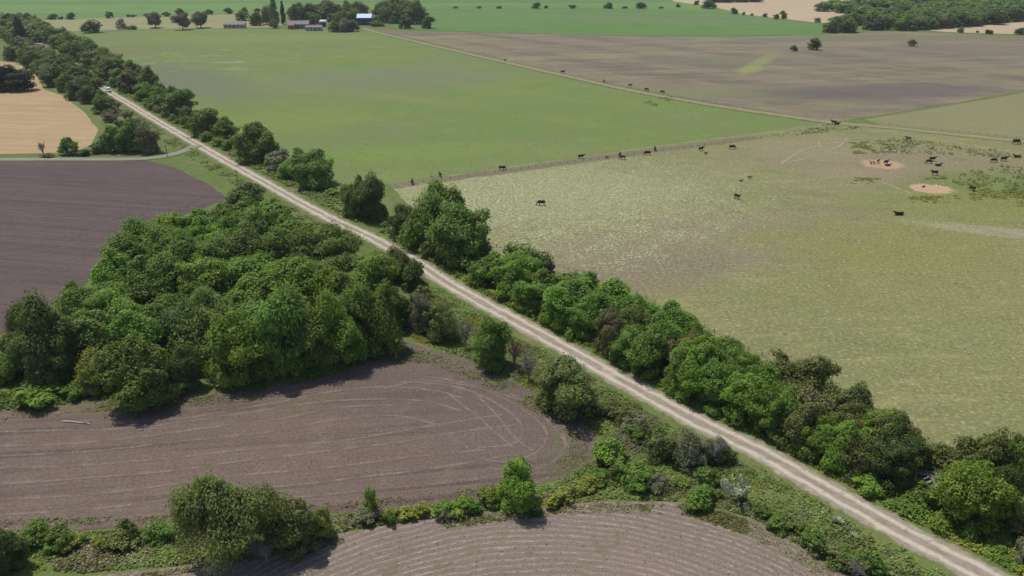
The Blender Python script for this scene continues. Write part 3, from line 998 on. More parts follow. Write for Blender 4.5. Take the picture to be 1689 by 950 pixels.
ptree(1010, 770, 46, 64, 'bush', 'bright', 'bright green shrub at the right tip of the ploughed field', 'shrub', SG)
ptree(1085, 758, 44, 52, 'twiggy', 'olive', 'olive twiggy tree left of the thin grey tree on the verge', 'tree', SG)
ptree(1142, 770, 56, 62, 'twiggy', 'grey', 'largest thin grey tree on the verge close to the track', 'tree', SG)
ptree(1178, 765, 50, 54, 'bare', 'greybark', 'grey leafless shrub at the track edge above the cactus', 'shrub', SG)
ptree(1050, 805, 46, 60, 'bush', 'green', 'green domed shrub above the ridged field', 'shrub', SG)
ptree(1150, 830, 30, 60, 'bush', 'green', 'dark shaded green shrub at the top edge of the ridged field', 'shrub', SG)
ptree(1166, 800, 38, 44, 'bush', 'mid', 'mid green shrub just left of the cactus', 'shrub', SG)
ptree(1300, 868, 24, 44, 'bush', 'olive', 'olive shrub halfway down the verge strip to the lower edge', 'shrub', SG)
ptree(1345, 905, 32, 52, 'bush', 'mid', 'mid green shrub above the bleached twigs near the lower edge', 'shrub', SG)
ptree(1385, 930, 32, 50, 'bush', 'olive', 'olive shrub beside the pale agave near the lower edge', 'shrub', SG)
ptree(1440, 948, 40, 50, 'bush', 'mid', 'last mid green shrub before the lower picture edge', 'shrub', SG)
ptree(1412, 955, 34, 50, 'bare', 'greybark', 'bleached grey twig heap at the lower picture edge', 'shrub', SG)

# --- strip between the two ploughed fields in the foreground
FG = 'trees and shrubs on the strip between the lower fields'
ptree(385, 922, 128, 155, 'willow', 'willow', 'large drooping willow with a rounded crown on the strip between lower fields', 'tree', FG, var=0)
ptree(452, 902, 100, 92, 'willow', 'willow', 'second smaller willow merging with the right side of the large willow', 'tree', FG, var=1)
ptree(498, 905, 72, 84, 'clumpy', 'olive', 'olive leafy tree at the right foot of the willows', 'tree', FG)
ptree(530, 885, 52, 46, 'bush', 'yellow', 'yellow-green shrub right of the willows', 'shrub', FG)
ptree(440, 925, 48, 90, 'bare', 'greybark', 'grey tangle of bare twigs under the willows', 'shrub', FG)
ptree(850, 832, 74, 78, 'clumpy', 'bright', 'bright green compact tree alone on the strip between lower fields', 'tree', FG, var=0)
ptree(20, 935, 72, 66, 'broad', 'dark', 'dark tree in the lower left corner', 'tree', FG)
ptree(112, 900, 40, 46, 'bush', 'mid', 'mid green shrub right of the dark corner tree', 'shrub', FG)
ptree(208, 893, 38, 40, 'bush', 'olive', 'olive shrub halfway between the dark corner tree and the willow', 'shrub', FG)
ptree(614, 848, 46, 28, 'twiggy', 'bright', 'slim young green tree on the strip at the ploughed field edge', 'tree', FG)
ptree(642, 862, 26, 26, 'bush', 'green', 'small green shrub in front of the slim young tree', 'shrub', FG)
ptree(735, 848, 24, 40, 'bush', 'bright', 'bright green shrub in the hedge left of the compact tree, third away', 'shrub', FG)
ptree(772, 842, 26, 46, 'bush', 'green', 'fresh green shrub in the hedge left of the compact tree, second away', 'shrub', FG)
ptree(808, 832, 28, 40, 'bush', 'bright', 'bright green shrub touching the left side of the compact tree', 'shrub', FG)
ptree(972, 812, 24, 42, 'bush', 'yellow', 'yellow-green shrub alone right of the compact tree', 'shrub', FG)

# --- hedge of trees on the right of the track
HG = 'trees of the hedge right of the track'
BIG = 'large trees at the far end of the hedge right of the track'
ptree(694, 412, 104, 108, 'feather', 'green', 'tall feathery green tree right of the track where the pasture fence starts', 'tree', BIG, var=2)
ptree(750, 432, 88, 112, 'feather', 'mid', 'broad darker tree joined to the right of the tall feathery one', 'tree', BIG, var=0)
ptree(668, 392, 60, 60, 'broad', 'dark', 'dark tree behind the left foot of the tall feathery one', 'tree', BIG)
ptree(590, 358, 68, 52, 'clumpy', 'mid', 'left one of the pair of round trees between field corner and track', 'tree', BIG)
ptree(617, 360, 68, 58, 'broad', 'dark', 'right, darker one of the pair of round trees between field corner and track', 'tree', BIG)
ptree(516, 308, 70, 76, 'clumpy', 'mid', 'round leafy tree with a lit top beside the green pasture', 'tree', BIG, var=2)
ptree(482, 296, 44, 40, 'bush', 'green', 'green shrub against the left of the round leafy tree', 'shrub', BIG)
ptree(425, 268, 62, 76, 'clumpy', 'mid', 'broad tree with dark hollow under it, next left of the round leafy tree', 'tree', BIG, var=0)
ptree(458, 280, 38, 46, 'bush', 'grey', 'grey-green shrub between the two round leafy trees of the hedge', 'shrub', BIG)
ptree(700, 428, 30, 36, 'bush', 'olive', 'olive shrub at the track side foot of the feathery trees', 'shrub', BIG)
ptree(792, 425, 30, 44, 'broad', 'brown', 'brownish small tree between the feathery trees and the bright hedge', 'tree', BIG)
# (x, y, height, width, kind, colour) from the far end to the near end, track side
front = [(800, 468, 58, 58, 'clumpy', 'green'), (832, 492, 62, 62, 'clumpy', 'bright'), (872, 518, 66, 68, 'clumpy', 'green'), (912, 545, 66, 66, 'clumpy', 'bright'),
         (950, 566, 62, 62, 'clumpy', 'green'), (990, 583, 84, 56, 'broad', 'brown'), (1022, 604, 72, 66, 'clumpy', 'green'), (1062, 626, 76, 72, 'clumpy', 'green'),
         (1100, 648, 74, 62, 'clumpy', 'mid'), (1132, 668, 78, 66, 'clumpy', 'bright'), (1172, 688, 80, 74, 'clumpy', 'green'), (1212, 706, 84, 76, 'clumpy', 'bright'),
         (1252, 722, 86, 72, 'clumpy', 'green'), (1300, 745, 76, 70, 'broad', 'olive'), (1338, 762, 84, 72, 'clumpy', 'green'), (1376, 778, 84, 66, 'clumpy', 'bright'),
         (1420, 790, 70, 66, 'twiggy', 'olive'), (1462, 798, 92, 82, 'broad', 'dark')]
for i, (x, y, h, w, k, c) in enumerate(front):
    ptree(x, y, h * .92, w * 1.08, k, c, '%s %s tree, %s from far end along the hedge side facing the track' % (WORD[c], SHAPE[k], ORD[i]), 'tree', HG)
midr = [(850, 478, 66, 70, 'clumpy', 'bright'), (900, 500, 56, 60, 'clumpy', 'green'), (940, 520, 66, 76, 'clumpy', 'green'), (985, 540, 70, 76, 'clumpy', 'green'),
        (1040, 570, 70, 64, 'clumpy', 'mid'), (1085, 594, 76, 74, 'clumpy', 'green'), (1120, 618, 78, 60, 'twiggy', 'brown'), (1160, 638, 96, 76, 'clumpy', 'bright'),
        (1205, 660, 84, 78, 'clumpy', 'green'), (1255, 688, 84, 76, 'clumpy', 'green'), (1300, 706, 80, 76, 'clumpy', 'mid'), (1345, 722, 90, 84, 'broad', 'brown'),
        (1392, 742, 84, 70, 'clumpy', 'olive'), (1425, 752, 98, 80, 'clumpy', 'bright')]
for i, (x, y, h, w, k, c) in enumerate(midr):
    ptree(x, y, h * .88, w * 1.12, k, c, '%s %s tree, %s from far end along the middle of the hedge' % (WORD[c], SHAPE[k], ORD[i]), 'tree', HG)
back = [(862, 448, 46, 60, 'broad', 'mid'), (895, 460, 48, 44, 'broad', 'dark'), (960, 500, 56, 70, 'clumpy', 'green'), (1000, 514, 58, 66, 'clumpy', 'bright'),
        (1058, 545, 66, 78, 'clumpy', 'green'), (1105, 566, 66, 76, 'clumpy', 'green'), (1150, 590, 66, 66, 'clumpy', 'green'), (1200, 618, 70, 66, 'feather', 'green'),
        (1228, 640, 66, 50, 'clumpy', 'bright'), (1308, 662, 98, 108, 'twiggy', 'olive'), (1268, 660, 60, 60, 'twiggy', 'mid'), (1355, 690, 70, 70, 'twiggy', 'olive'),
        (1405, 712, 80, 76, 'broad', 'olive'), (1470, 752, 84, 76, 'twiggy', 'olive'), (1500, 770, 64, 60, 'broad', 'olive')]
for i, (x, y, h, w, k, c) in enumerate(back):
    ptree(x, y, h * .90, w * 1.1, k, c, '%s %s tree, %s from far end along the hedge side facing the pasture' % (WORD[c], SHAPE[k], ORD[i]), 'tree', HG)
EG = 'trees of the near end of the hedge, past the log heap'
ptree(1536, 772, 44, 62, 'bush', 'olive', 'low olive shrub above the grey log heap at the pasture edge', 'shrub', EG)
ptree(1602, 800, 92, 86, 'twiggy', 'olive', 'tall olive tree standing right of the grey log heap', 'tree', EG)
ptree(1655, 815, 100, 74, 'twiggy', 'mid', 'tall thin tree next right of the tall olive tree', 'tree', EG)
ptree(1680, 800, 60, 60, 'broad', 'olive', 'olive round tree at the right picture edge by the pasture', 'tree', EG)
ptree(1585, 868, 98, 116, 'clumpy', 'bright', 'broad bright green tree with black shade beneath, nearest the lower right', 'tree', EG, var=3)
ptree(1642, 862, 84, 70, 'broad', 'dark', 'dark tree behind the broad bright green tree of the lower right', 'tree', EG)
ptree(1672, 880, 70, 66, 'broad', 'olive', 'olive tree right of the broad bright green tree, cut by picture edge', 'tree', EG)
ptree(1690, 925, 62, 56, 'bush', 'grey', 'grey-green shrub at the right edge close to the lower corner', 'shrub', EG)
ptree(1520, 830, 34, 60, 'bush', 'green', 'low green shrub on the track side of the grey log heap', 'shrub', EG)
ptree(1430, 815, 30, 50, 'bush', 'bright', 'low bright shrub on the verge under the near end of the hedge', 'shrub', EG)
ptree(1555, 812, 40, 56, 'bare', 'greybark', 'grey leafless shrub lying against the log heap', 'shrub', EG)

# --- far hedgerow right of the track, up to the top left
UG = 'trees of the far hedgerow right of the track'
ptree(345, 222, 48, 56, 'broad', 'mid', 'rounded tree at the near end of the far hedgerow', 'tree', UG)
ptree(372, 228, 34, 40, 'broad', 'green', 'small round tree at the pasture side of the far hedgerow near end', 'tree', UG)
ptree(316, 208, 34, 36, 'broad', 'dark', 'dark round tree, second from the near end of the far hedgerow', 'tree', UG)
UC = ['mid', 'dark', 'olive', 'mid', 'green', 'olive', 'dark']
row([(300, 198), (250, 172), (205, 145), (160, 118), (120, 95), (85, 72), (50, 52)], 19, (9.5, 13), (1.0, 1.35), ['broad', 'clumpy', 'broad'], UC, 'from near end in far hedgerow, track side', UG, 1.2)
row([(310, 192), (262, 162), (215, 132), (170, 106), (125, 80), (80, 58), (40, 42)], 18, (9.5, 13.5), (1.0, 1.35), ['broad', 'clumpy', 'broad'], UC, 'from near end in far hedgerow, pasture side', UG, 1.2)
FV = 'low shrubs filling the hedgerow between field and track'
row([(235, 168), (300, 205), (360, 238), (400, 262)], 14, (2.2, 4.5), (1.4, 2.0), ['bush', 'twiggy', 'broad'], ['mid', 'olive', 'green', 'bright'], 'from far end in gap of far hedgerow', FV, 1.5, 'shrub')
row([(440, 276), (475, 296)], 4, (2, 4), (1.2, 1.8), ['bush'], ['mid', 'green', 'olive'], 'from far end between the round leafy trees', FV, 1, 'shrub')
row([(545, 318), (575, 335), (640, 375), (665, 395)], 8, (1.6, 3.2), (1.3, 1.8), ['bush'], ['green', 'olive', 'bright'], 'from far end at foot of feathery tree', FV, 1, 'shrub')
# --- left side belt
LG = 'trees of the belt left of the track'
row([(158, 165), (140, 148), (108, 126), (80, 106), (40, 80), (5, 60)], 15, (8, 11.5), (1.1, 1.5), ['broad', 'clumpy', 'broad'], ['mid', 'dark', 'purple', 'olive', 'grey', 'mid'], 'from near end in left belt, track side', LG, 1.5)
row([(175, 190), (130, 158), (95, 140), (55, 112), (10, 92)], 12, (8, 12), (1.1, 1.5), ['broad', 'clumpy', 'broad'], ['mid', 'dark', 'mid', 'olive', 'dark'], 'from near end in left belt, wheat field side', LG, 1.5)
row([(145, 150), (105, 122), (65, 98), (25, 72), (-20, 55)], 11, (9, 12), (1.2, 1.6), ['broad', 'clumpy', 'broad'], ['mid', 'dark', 'green', 'olive', 'dark', 'grey'], 'from near end in the middle of the left belt', LG, 1.5)
row([(60, 48), (40, 40), (15, 36), (-30, 36)], 6, (9, 13), (1.5, 2.0), ['broad', 'clumpy'], ['mid', 'dark', 'olive'], 'from the right in the farthest row of left belt', LG, 3)
row([(70, 72), (45, 58), (10, 50), (-30, 47)], 7, (9, 13), (1.4, 1.8), ['broad', 'clumpy'], ['mid', 'dark', 'olive', 'green'], 'from the right in the second farthest row of left belt', LG, 3)
ptree(38, 79, 54, 30, 'conifer', 'black', 'tall nearly black conifer above the belt in the upper left', 'tree', LG)
row([(165, 178), (200, 205), (240, 228)], 9, (2.5, 5), (1.3, 1.8), ['bush', 'twiggy', 'broad'], ['purple', 'mid', 'olive', 'purple', 'grey'], 'from far end in scrub between wheat and track', LG, 3, 'shrub')
PG = 'leafless purplish shrubs left of the track'
for i, (x, y, c) in enumerate(sorted([(208, 200, 'purplebark'), (190, 190, 'redbark'), (222, 212, 'redbark'), (175, 178, 'purplebark'), (160, 165, 'purplebark'), (236, 218, 'purplebark'),
                               (150, 152, 'redbark'), (182, 200, 'greybark'), (205, 216, 'purplebark'), (128, 142, 'redbark'), (110, 118, 'purplebark'), (98, 108, 'purplebark'), (86, 100, 'purplebark'), (215, 200, 'redbark'), (196, 182, 'purplebark'), (228, 210, 'greybark')], key=lambda q: -q[0])):
    ptree(x, y, 20 - i * .5, 30, 'bare', c, '%s leafless shrub by the track, %s from lane junction towards the conifer' % ({'purplebark': 'purplish', 'redbark': 'reddish', 'greybark': 'grey'}[c], ORD[i]), 'shrub', PG)
JG = 'trees at the corner of wheat field and grey lane'
ptree(190, 250, 48, 46, 'broad', 'mid', 'leftmost large tree of the clump between wheat field and lane junction', 'tree', JG)
ptree(222, 250, 52, 44, 'clumpy', 'mid', 'middle tree of the clump between wheat field and lane junction', 'tree', JG)
ptree(250, 252, 44, 40, 'twiggy', 'brown', 'thin brownish tree at the right end of the clump by the junction', 'tree', JG)
ptree(205, 228, 34, 40, 'broad', 'olive', 'olive tree at the back of the clump by the junction', 'tree', JG)
ptree(235, 236, 30, 40, 'broad', 'purple', 'purplish brown tree at the back of the clump by the junction', 'tree', JG)
ptree(168, 252, 24, 30, 'bush', 'dark', 'dark shrub at the left foot of the clump by the junction', 'shrub', JG)
ptree(112, 255, 28, 34, 'clumpy', 'mid', 'small bushy tree on the lower edge of the wheat field', 'tree', JG)
ptree(135, 257, 14, 26, 'bush', 'dark', 'low dark shrub right of the small bushy tree by the wheat', 'shrub', JG)
ptree(72, 257, 28, 20, 'bare', 'greybark', 'thin leafless little tree at the lower edge of the wheat field', 'tree', JG, name='bare_tree')
ptree(80, 259, 8, 24, 'bush', 'olive', 'tiny olive shrub at the foot of the leafless little tree', 'shrub', JG)
ptree(-4, 150, 44, 60, 'broad', 'black', 'very dark tree at the picture edge, left half of the wheat island', 'tree', JG)
ptree(28, 150, 36, 54, 'broad', 'black', 'very dark tree, right half of the island in the wheat', 'tree', JG)

# --- lone trees and far hedgerows
MG = 'lone trees in the pale meadow'
ptree(149, 54, 19, 34, 'broad', 'dark', 'dark dome-shaped tree at the left end of the meadow lane', 'tree', MG)
ptree(201, 48, 17, 22, 'twiggy', 'grey', 'pale grey tree in the meadow right of the dome-shaped tree', 'tree', MG)
ptree(219, 49, 10, 16, 'bush', 'olive', 'small olive shrub right of the pale grey meadow tree', 'shrub', MG)
ptree(257, 46, 27, 30, 'open', 'purple', 'round greyish purple tree in the middle of the meadow', 'tree', MG)
ptree(302, 49, 30, 32, 'open', 'brown', 'brownish tree at the lane, left of a pair', 'tree', MG)
ptree(332, 46, 30, 30, 'open', 'olive', 'olive tree at the lane, right of the brownish one', 'tree', MG)
BH = 'trees dotted along the far field boundary'
for i, (x, y, h, w) in enumerate([(87, 32, 9, 14), (101, 32, 6, 7), (117, 32, 11, 12), (180, 30, 11, 12), (212, 28, 5, 6), (220, 28, 5, 8), (243, 28, 8, 8), (277, 27, 8, 12), (296, 27, 14, 12),
                                  (345, 24, 10, 10), (378, 23, 12, 12), (404, 21, 9, 10), (425, 20, 7, 10)]):
    ptree(x, y, h * 1.15, w * 1.3, 'bush', 'dark', 'dark little bush, %s from the left on the meadow boundary line' % ORD[i], 'shrub', BH)
for i, (x, y, h, w) in enumerate([(884, 14, 10, 12), (901, 14, 5, 6), (945, 14, 8, 10), (1002, 14, 10, 16), (1058, 14, 10, 17), (1119, 12, 6, 8), (750, 14, 4, 8), (790, 14, 4, 8), (823, 14, 4, 8), (1030, 14, 4, 8), (1090, 14, 4, 8)]):
    ptree(x, y, h * 1.15, w * 1.3, 'bush', 'dark', 'dark little bush, %s on the boundary across the bright crop' % ORD[i], 'shrub', BH)
RG = 'trees round the far wheat fields'
for i, (x, y, h, w, c) in enumerate([(1148, 8, 8, 10, 'dark'), (1168, 14, 14, 26, 'dark'), (1212, 23, 10, 13, 'dark'), (1226, 25, 6, 6, 'mid'), (1240, 26, 4, 6, 'mid'), (1261, 28, 6, 9, 'olive'),
                                     (1281, 32, 10, 10, 'mid'), (1293, 31, 13, 12, 'olive'), (1349, 37, 9, 11, 'mid')]):
    ptree(x, y, h, w, 'broad', c, '%s tree, %s from the left on the sloping edge of crop and wheat' % (WORD[c], ORD[i]), 'tree', RG)
ptree(1378, 12, 12, 34, 'broad', 'dark', 'dark flat tree alone in the middle of the far wheat', 'tree', RG)
ptree(1340, 82, 19, 23, 'clumpy', 'mid', 'round green tree alone on the brown field near the weed streak', 'tree', RG)
ptree(1311, 84, 11, 15, 'bush', 'brown', 'small brownish shrub left of the lone round tree on brown field', 'shrub', RG)
ptree(1502, 76, 13, 16, 'bush', 'mid', 'small round shrub alone on the right half of the brown field', 'shrub', RG)
ptree(1583, 54, 9, 11, 'broad', 'green', 'small green tree on the boundary below the right wheat field', 'tree', RG)
ptree(1612, 54, 4, 6, 'bush', 'mid', 'tiny shrub on the boundary right of the small green tree', 'shrub', RG)
ptree(1632, 56, 8, 14, 'broad', 'olive', 'olive small tree on the boundary below the right wheat field', 'tree', RG)
ptree(1681, 57, 12, 18, 'broad', 'dark', 'dark round tree on the boundary at the right picture edge', 'tree', RG)
# the wood in the upper right
WG = 'trees of the wood in the upper right'
WC = ['mid', 'dark', 'mid', 'olive', 'dark']
row([(1362, 53), (1380, 54), (1410, 53)], 7, (9, 12), (.9, 1.2), ['broad', 'clumpy'], ['dark', 'mid'], 'from the left at the left tip of the far wood', WG, 5)
row([(1375, 46), (1395, 40), (1420, 40)], 5, (9, 12), (1, 1.3), ['broad'], ['mid', 'olive'], 'from the left behind the left tip of far wood', WG, 4)
row([(1425, 48), (1490, 50), (1560, 46), (1630, 39), (1700, 31)], 24, (11, 15), (1.3, 1.7), ['broad', 'clumpy'], WC, 'from the left in the front row of the far wood', WG, 4)
def mass(name, label, rows, seed):
    rg = random.Random(seed)
    V, MI = [], []
    for (px, n, H, W, jit) in rows:
        for p in along(px, n, jit):
            cr, _ = template('broad', rg.randrange(4), 'far')
            v = np.empty(len(cr.vertices) * 3, dtype=np.float32)
            cr.vertices.foreach_get('co', v)
            v = v.reshape(-1, 3)
            h = rg.uniform(*H); w = h * rg.uniform(*W); a = rg.uniform(0, 6.28)
            x = (v[:, 0] * math.cos(a) - v[:, 1] * math.sin(a)) * w + p[0]
            y = (v[:, 0] * math.sin(a) + v[:, 1] * math.cos(a)) * w + p[1]
            V.append(np.stack([x, y, v[:, 2] * h], 1))
            MI += [rg.choice((0, 0, 1, 2))] * (len(v) // 4)
    me = np_mesh(name, np.concatenate(V), 4)
    for k in ('mid', 'dark', 'olive'):
        me.materials.append(LM[k])
    me.polygons.foreach_set('material_index', np.array(MI, dtype=np.int32))
    tag(link(name, me), label, 'wood', None, 'stuff')
mass('woodland', 'mass of tree crowns filling the far wood behind its front row',
     [([(1400, 42), (1500, 43), (1570, 40), (1640, 33), (1720, 26)], 26, (12, 15), (1.2, 1.6), 8),
      ([(1400, 36), (1500, 37), (1570, 35), (1640, 28), (1720, 21)], 28, (12, 15), (1.4, 1.8), 10),
      ([(1405, 28), (1500, 30), (1600, 26), (1730, 16)], 30, (12, 16), (1.6, 2.0), 14),
      ([(1390, 21), (1500, 22), (1600, 19), (1730, 11)], 30, (12, 17), (1.8, 2.3), 18),
      ([(1420, 14), (1520, 15), (1620, 12), (1750, 5)], 26, (13, 18), (2, 3), 26),
      ([(1440, 6), (1540, 6), (1640, 3), (1780, -4)], 24, (14, 19), (2.4, 3.4), 40),
      ([(1170, 4), (1250, 3)], 9, (10, 13), (1.8, 2.4), 5),
      ([(1350, 18), (1420, 20)], 5, (9, 12), (1.6, 2.2), 5)], 9)

# --- farmstead trees
YG = 'trees round the farmstead'
ptree(454, 43, 52, 16, 'poplar', 'mid', 'tallest tree at the farm, feathery and narrow, cut by the upper edge', 'tree', YG)
ptree(468, 40, 40, 8, 'poplar', 'black', 'very slender dark tree right of the tallest farm tree', 'tree', YG)
ptree(440, 40, 28, 26, 'broad', 'olive', 'olive tree just left of the tallest farm tree', 'tree', YG)
ptree(424, 42, 24, 24, 'broad', 'dark', 'dark round tree between the low brick shed and tallest tree', 'tree', YG)
ptree(399, 34, 16, 22, 'broad', 'olive', 'olive low tree behind the low brick shed', 'tree', YG)
ptree(452, 47, 18, 16, 'bush', 'mid', 'shrub at the foot of the tallest farm tree', 'shrub', YG)
ptree(519, 42, 24, 24, 'broad', 'mid', 'round green tree standing against the long farmhouse roof', 'tree', YG)
row([(478, 34), (520, 30), (560, 31), (600, 28)], 11, (14, 20), (1.0, 1.4), ['broad', 'clumpy'], ['mid', 'dark', 'olive'], 'from the left in the back row at the farm', YG, 4)
row([(545, 40), (570, 41), (588, 40)], 5, (11, 15), (1.0, 1.3), ['broad', 'clumpy'], ['dark', 'mid'], 'from the left between the farmhouse and barn', YG, 3)
row([(543, 52), (565, 53), (588, 51)], 5, (9, 12), (1, 1.3), ['broad', 'clumpy'], ['dark', 'mid', 'grey'], 'from the left in the front garden of the farm', YG, 3)
row([(622, 36), (650, 38), (690, 40)], 6, (17, 22), (1.0, 1.4), ['broad', 'clumpy'], ['dark', 'mid', 'mid'], 'from the left right of the white-roofed barn', YG, 3)
row([(630, 28), (655, 28), (680, 30)], 5, (17, 21), (1, 1.3), ['broad', 'clumpy'], ['mid', 'olive', 'dark'], 'from the left behind trees right of the barn', YG, 4)
ptree(704, 47, 20, 21, 'broad', 'dark', 'dark round tree alone right of the farm at the brown field corner', 'tree', YG)
ptree(668, 47, 24, 24, 'broad', 'dark', 'dark tree at the right end of the farmyard', 'tree', YG)
ptree(625, 43, 12, 28, 'bush', 'dark', 'dark low hedge bush by the farm drive', 'shrub', YG)

# ------------------------------------------------------------------ undergrowth (nobody could count it)
def weeds(name, label, polys, n, h, r, cols_mat, nleaf, seed, ls=.32, thresh=.0, flat=False, fade=None):
    """leafy tufts scattered on ground polygons (pixel outlines)"""
    rg = np.random.default_rng(seed)
    C, Nn, Al, S = [], [], [], []
    P = [[G(*q)[:2] for q in pl] if not isinstance(pl[0], Vector) else [(q.x, q.y) for q in pl] for pl in polys]
    areas = []
    for pl in P:
        a = 0
        for i in range(len(pl)):
            a += pl[i][0] * pl[(i + 1) % len(pl)][1] - pl[(i + 1) % len(pl)][0] * pl[i][1]
        areas.append(abs(a) / 2)
    tot = sum(areas)
    for pl, a in zip(P, areas):
        xs, ys = [q[0] for q in pl], [q[1] for q in pl]
        x0, x1, y0, y1 = min(xs), max(xs), min(ys), max(ys)
        want = int(n * a / tot)
        got = tries = 0
        while got < want and tries < want * 40:
            tries += 1
            x, y = rg.uniform(x0, x1), rg.uniform(y0, y1)
            ins = False
            j = len(pl) - 1
            for i in range(len(pl)):
                if (pl[i][1] > y) != (pl[j][1] > y) and x < (pl[j][0] - pl[i][0]) * (y - pl[i][1]) / (pl[j][1] - pl[i][1]) + pl[i][0]:
                    ins = not ins
                j = i
            if not ins:
                continue
            d = mnoise.fractal(Vector((x * .13, y * .13, seed)), .7, 2.1, 4)
            if d < thresh + rg.uniform(-.15, .15):
                continue
            if fade:
                c0 = G(fade[0], fade[1])
                if rg.random() < (math.hypot((x - c0[0]) / fade[2], (y - c0[1]) / fade[3])) ** 1.5:
                    want -= 1
                    continue
            got += 1
            k = (.6 + 1.2 * max(0, d)) * rg.uniform(.5, 1.3)
            hh, rr_ = h * k, r * k
            v = ball(nleaf)
            v[:, 2] = np.abs(v[:, 2])
            C.append(np.array([x, y, 0]) + v * np.array([rr_, rr_, hh]) * rg.uniform(.6, 1, (nleaf, 1)))
            if flat:
                Nn.append(np.array([0, 0, 1.]) + rg.normal(0, .22, v.shape))
                Al.append(rg.normal(0, 1, v.shape) * np.array([1, .5, 0]))
                continue
            Nn.append(v * .7 + np.array([-.25, .2, .9]) + rg.normal(0, .38, v.shape))
            Al.append(v * .8 + rg.normal(0, .6, v.shape))
    C, Nn, Al = map(np.concatenate, (C, Nn, Al))
    q = leaves(C, Nn, ls * 1.6, ls, Al)
    o = link(name, np_mesh(name, q, 4), None, cols_mat)
    return tag(o, label, 'undergrowth', None, 'stuff')

def strip_poly(line, a, b_, i0, i1):
    """band of the ground from a to b metres to one side of a centre line"""
    L = line[i0:i1]
    A, B = [], []
    for i, p in enumerate(L):
        d = (L[min(i + 1, len(L) - 1)] - L[max(i - 1, 0)]).normalized()
        nr = Vector((-d.y, d.x, 0))
        A.append(p + nr * a)
        B.append(p + nr * b_)
    return A + B[::-1]

iv = min(range(len(ROAD)), key=lambda i: (ROAD[i] - Vector(G(181, 152))).length)
im = min(range(len(ROAD)), key=lambda i: (ROAD[i] - Vector(G(644, 409))).length)
# ROAD runs towards the camera: +normal is the right-hand (pasture) side
VG1 = [(690, 470), (780, 520), (880, 575), (1000, 640), (1130, 720), (1220, 765), (1350, 830), (1450, 900), (1530, 950), (1420, 950), (1320, 898), (1240, 852), (1150, 826), (1000, 822), (900, 828),
       (930, 795), (985, 760), (995, 720), (930, 678), (850, 626), (770, 590), (700, 568), (650, 540)]
VG2 = [(0, 945), (150, 942), (330, 925), (450, 892), (560, 876), (700, 853), (850, 835), (1000, 823), (985, 780), (840, 816), (700, 840), (560, 850), (480, 855), (300, 872), (120, 880), (0, 878)]
VG3 = [(-40, 575), (60, 560), (60, 600), (150, 640), (300, 648), (430, 636), (600, 590), (660, 555), (650, 570), (600, 600), (440, 645), (300, 655), (150, 658), (80, 672), (-40, 678)]
weeds('undergrowth', 'fresh green weeds and seedlings on the wide verge left of the track', [VG1], 8500, .38, .5, LM['grass'], 12, 1, .24, .03)
weeds('undergrowth', 'olive scrub mixed through the wide verge left of the track', [VG1], 2200, .6, .65, LM['olive'], 14, 2, .24, .18)
weeds('undergrowth', 'dry grey stalks on the wide verge left of the track', [VG1], 3800, .6, .5, LM['grey'], 12, 3, .17, .10)
weeds('undergrowth', 'bright weeds along the strip between the two lower fields', [VG2], 4200, .4, .55, LM['grass'], 12, 4, .26, .02)
weeds('undergrowth', 'olive and dry weeds along the strip between the two lower fields', [VG2], 3000, .4, .5, LM['olive'], 12, 5, .24, -.05)
weeds('undergrowth', 'brown dead stalks along the strip between the two lower fields', [VG2], 1800, .35, .5, LM['dry'], 10, 15, .22, .1)
weeds('undergrowth', 'yellowish grass in the wide verge left of the track', [VG1], 6000, .25, .5, LM['yellow'], 9, 31, .2, .0)
weeds('undergrowth', 'yellowish grass on the strip between the two lower fields', [VG2], 4000, .22, .5, LM['yellow'], 9, 32, .2, .0)
weeds('undergrowth', 'green weeds at the foot of the grove', [VG3], 2600, .9, .8, LM['green'], 14, 6, .28, .0)
RV = [strip_poly(ROAD, 3.4, 9.5, im, len(ROAD))]
weeds('undergrowth', 'yellow-green tall weeds between the track and the hedge', RV, 6500, .8, .55, LM['yellow'], 14, 7, .26, -.05)
weeds('undergrowth', 'fresh green weeds between the track and the hedge', RV, 5000, .9, .6, LM['green'], 14, 8, .26, .05)
RV2 = [strip_poly(ROAD, 4, 12, iv, im)]
LV2 = [strip_poly(ROAD, -9, -3.6, iv, im)]
weeds('undergrowth', 'weeds along the far pasture side of the track', RV2, 3000, .9, .8, LM['grass'], 9, 9, .4, .0)
weeds('undergrowth', 'low grass along the far ploughed side of the track', LV2, 2200, .45, .6, LM['grass'], 8, 10, .34, .1)
LV3 = [strip_poly(ROAD, -6.2, -3.3, im, len(ROAD))]
weeds('undergrowth', 'short grass along the near left edge of the track', LV3, 3200, .35, .4, LM['grass'], 9, 11, .22, .0)
weeds('undergrowth', 'dark reedy clumps round the muddy cattle corner of the pasture',
      [[(1400, 238), (1480, 228), (1540, 234), (1590, 244), (1570, 256), (1500, 254), (1440, 252)], [(1590, 246), (1640, 246), (1680, 262), (1640, 266), (1600, 258)],
       [(1600, 282), (1640, 272), (1720, 280), (1740, 325), (1640, 318), (1560, 300)], [(1520, 296), (1560, 290), (1565, 308), (1530, 302)]], 700, 1.5, .7, LM['olive'], 12, 12, .26, -.10)
weeds('undergrowth', 'low yellow-green growth round the muddy cattle corner of the pasture',
      [[(1395, 236), (1470, 232), (1480, 252), (1410, 254)], [(1570, 300), (1700, 310), (1720, 345), (1600, 330)], [(1500, 325), (1590, 322), (1590, 336), (1500, 334)],
       [(1400, 292), (1450, 290), (1450, 303), (1400, 304)]], 900, .35, .8, LM['yellow'], 10, 13, .34, .0)
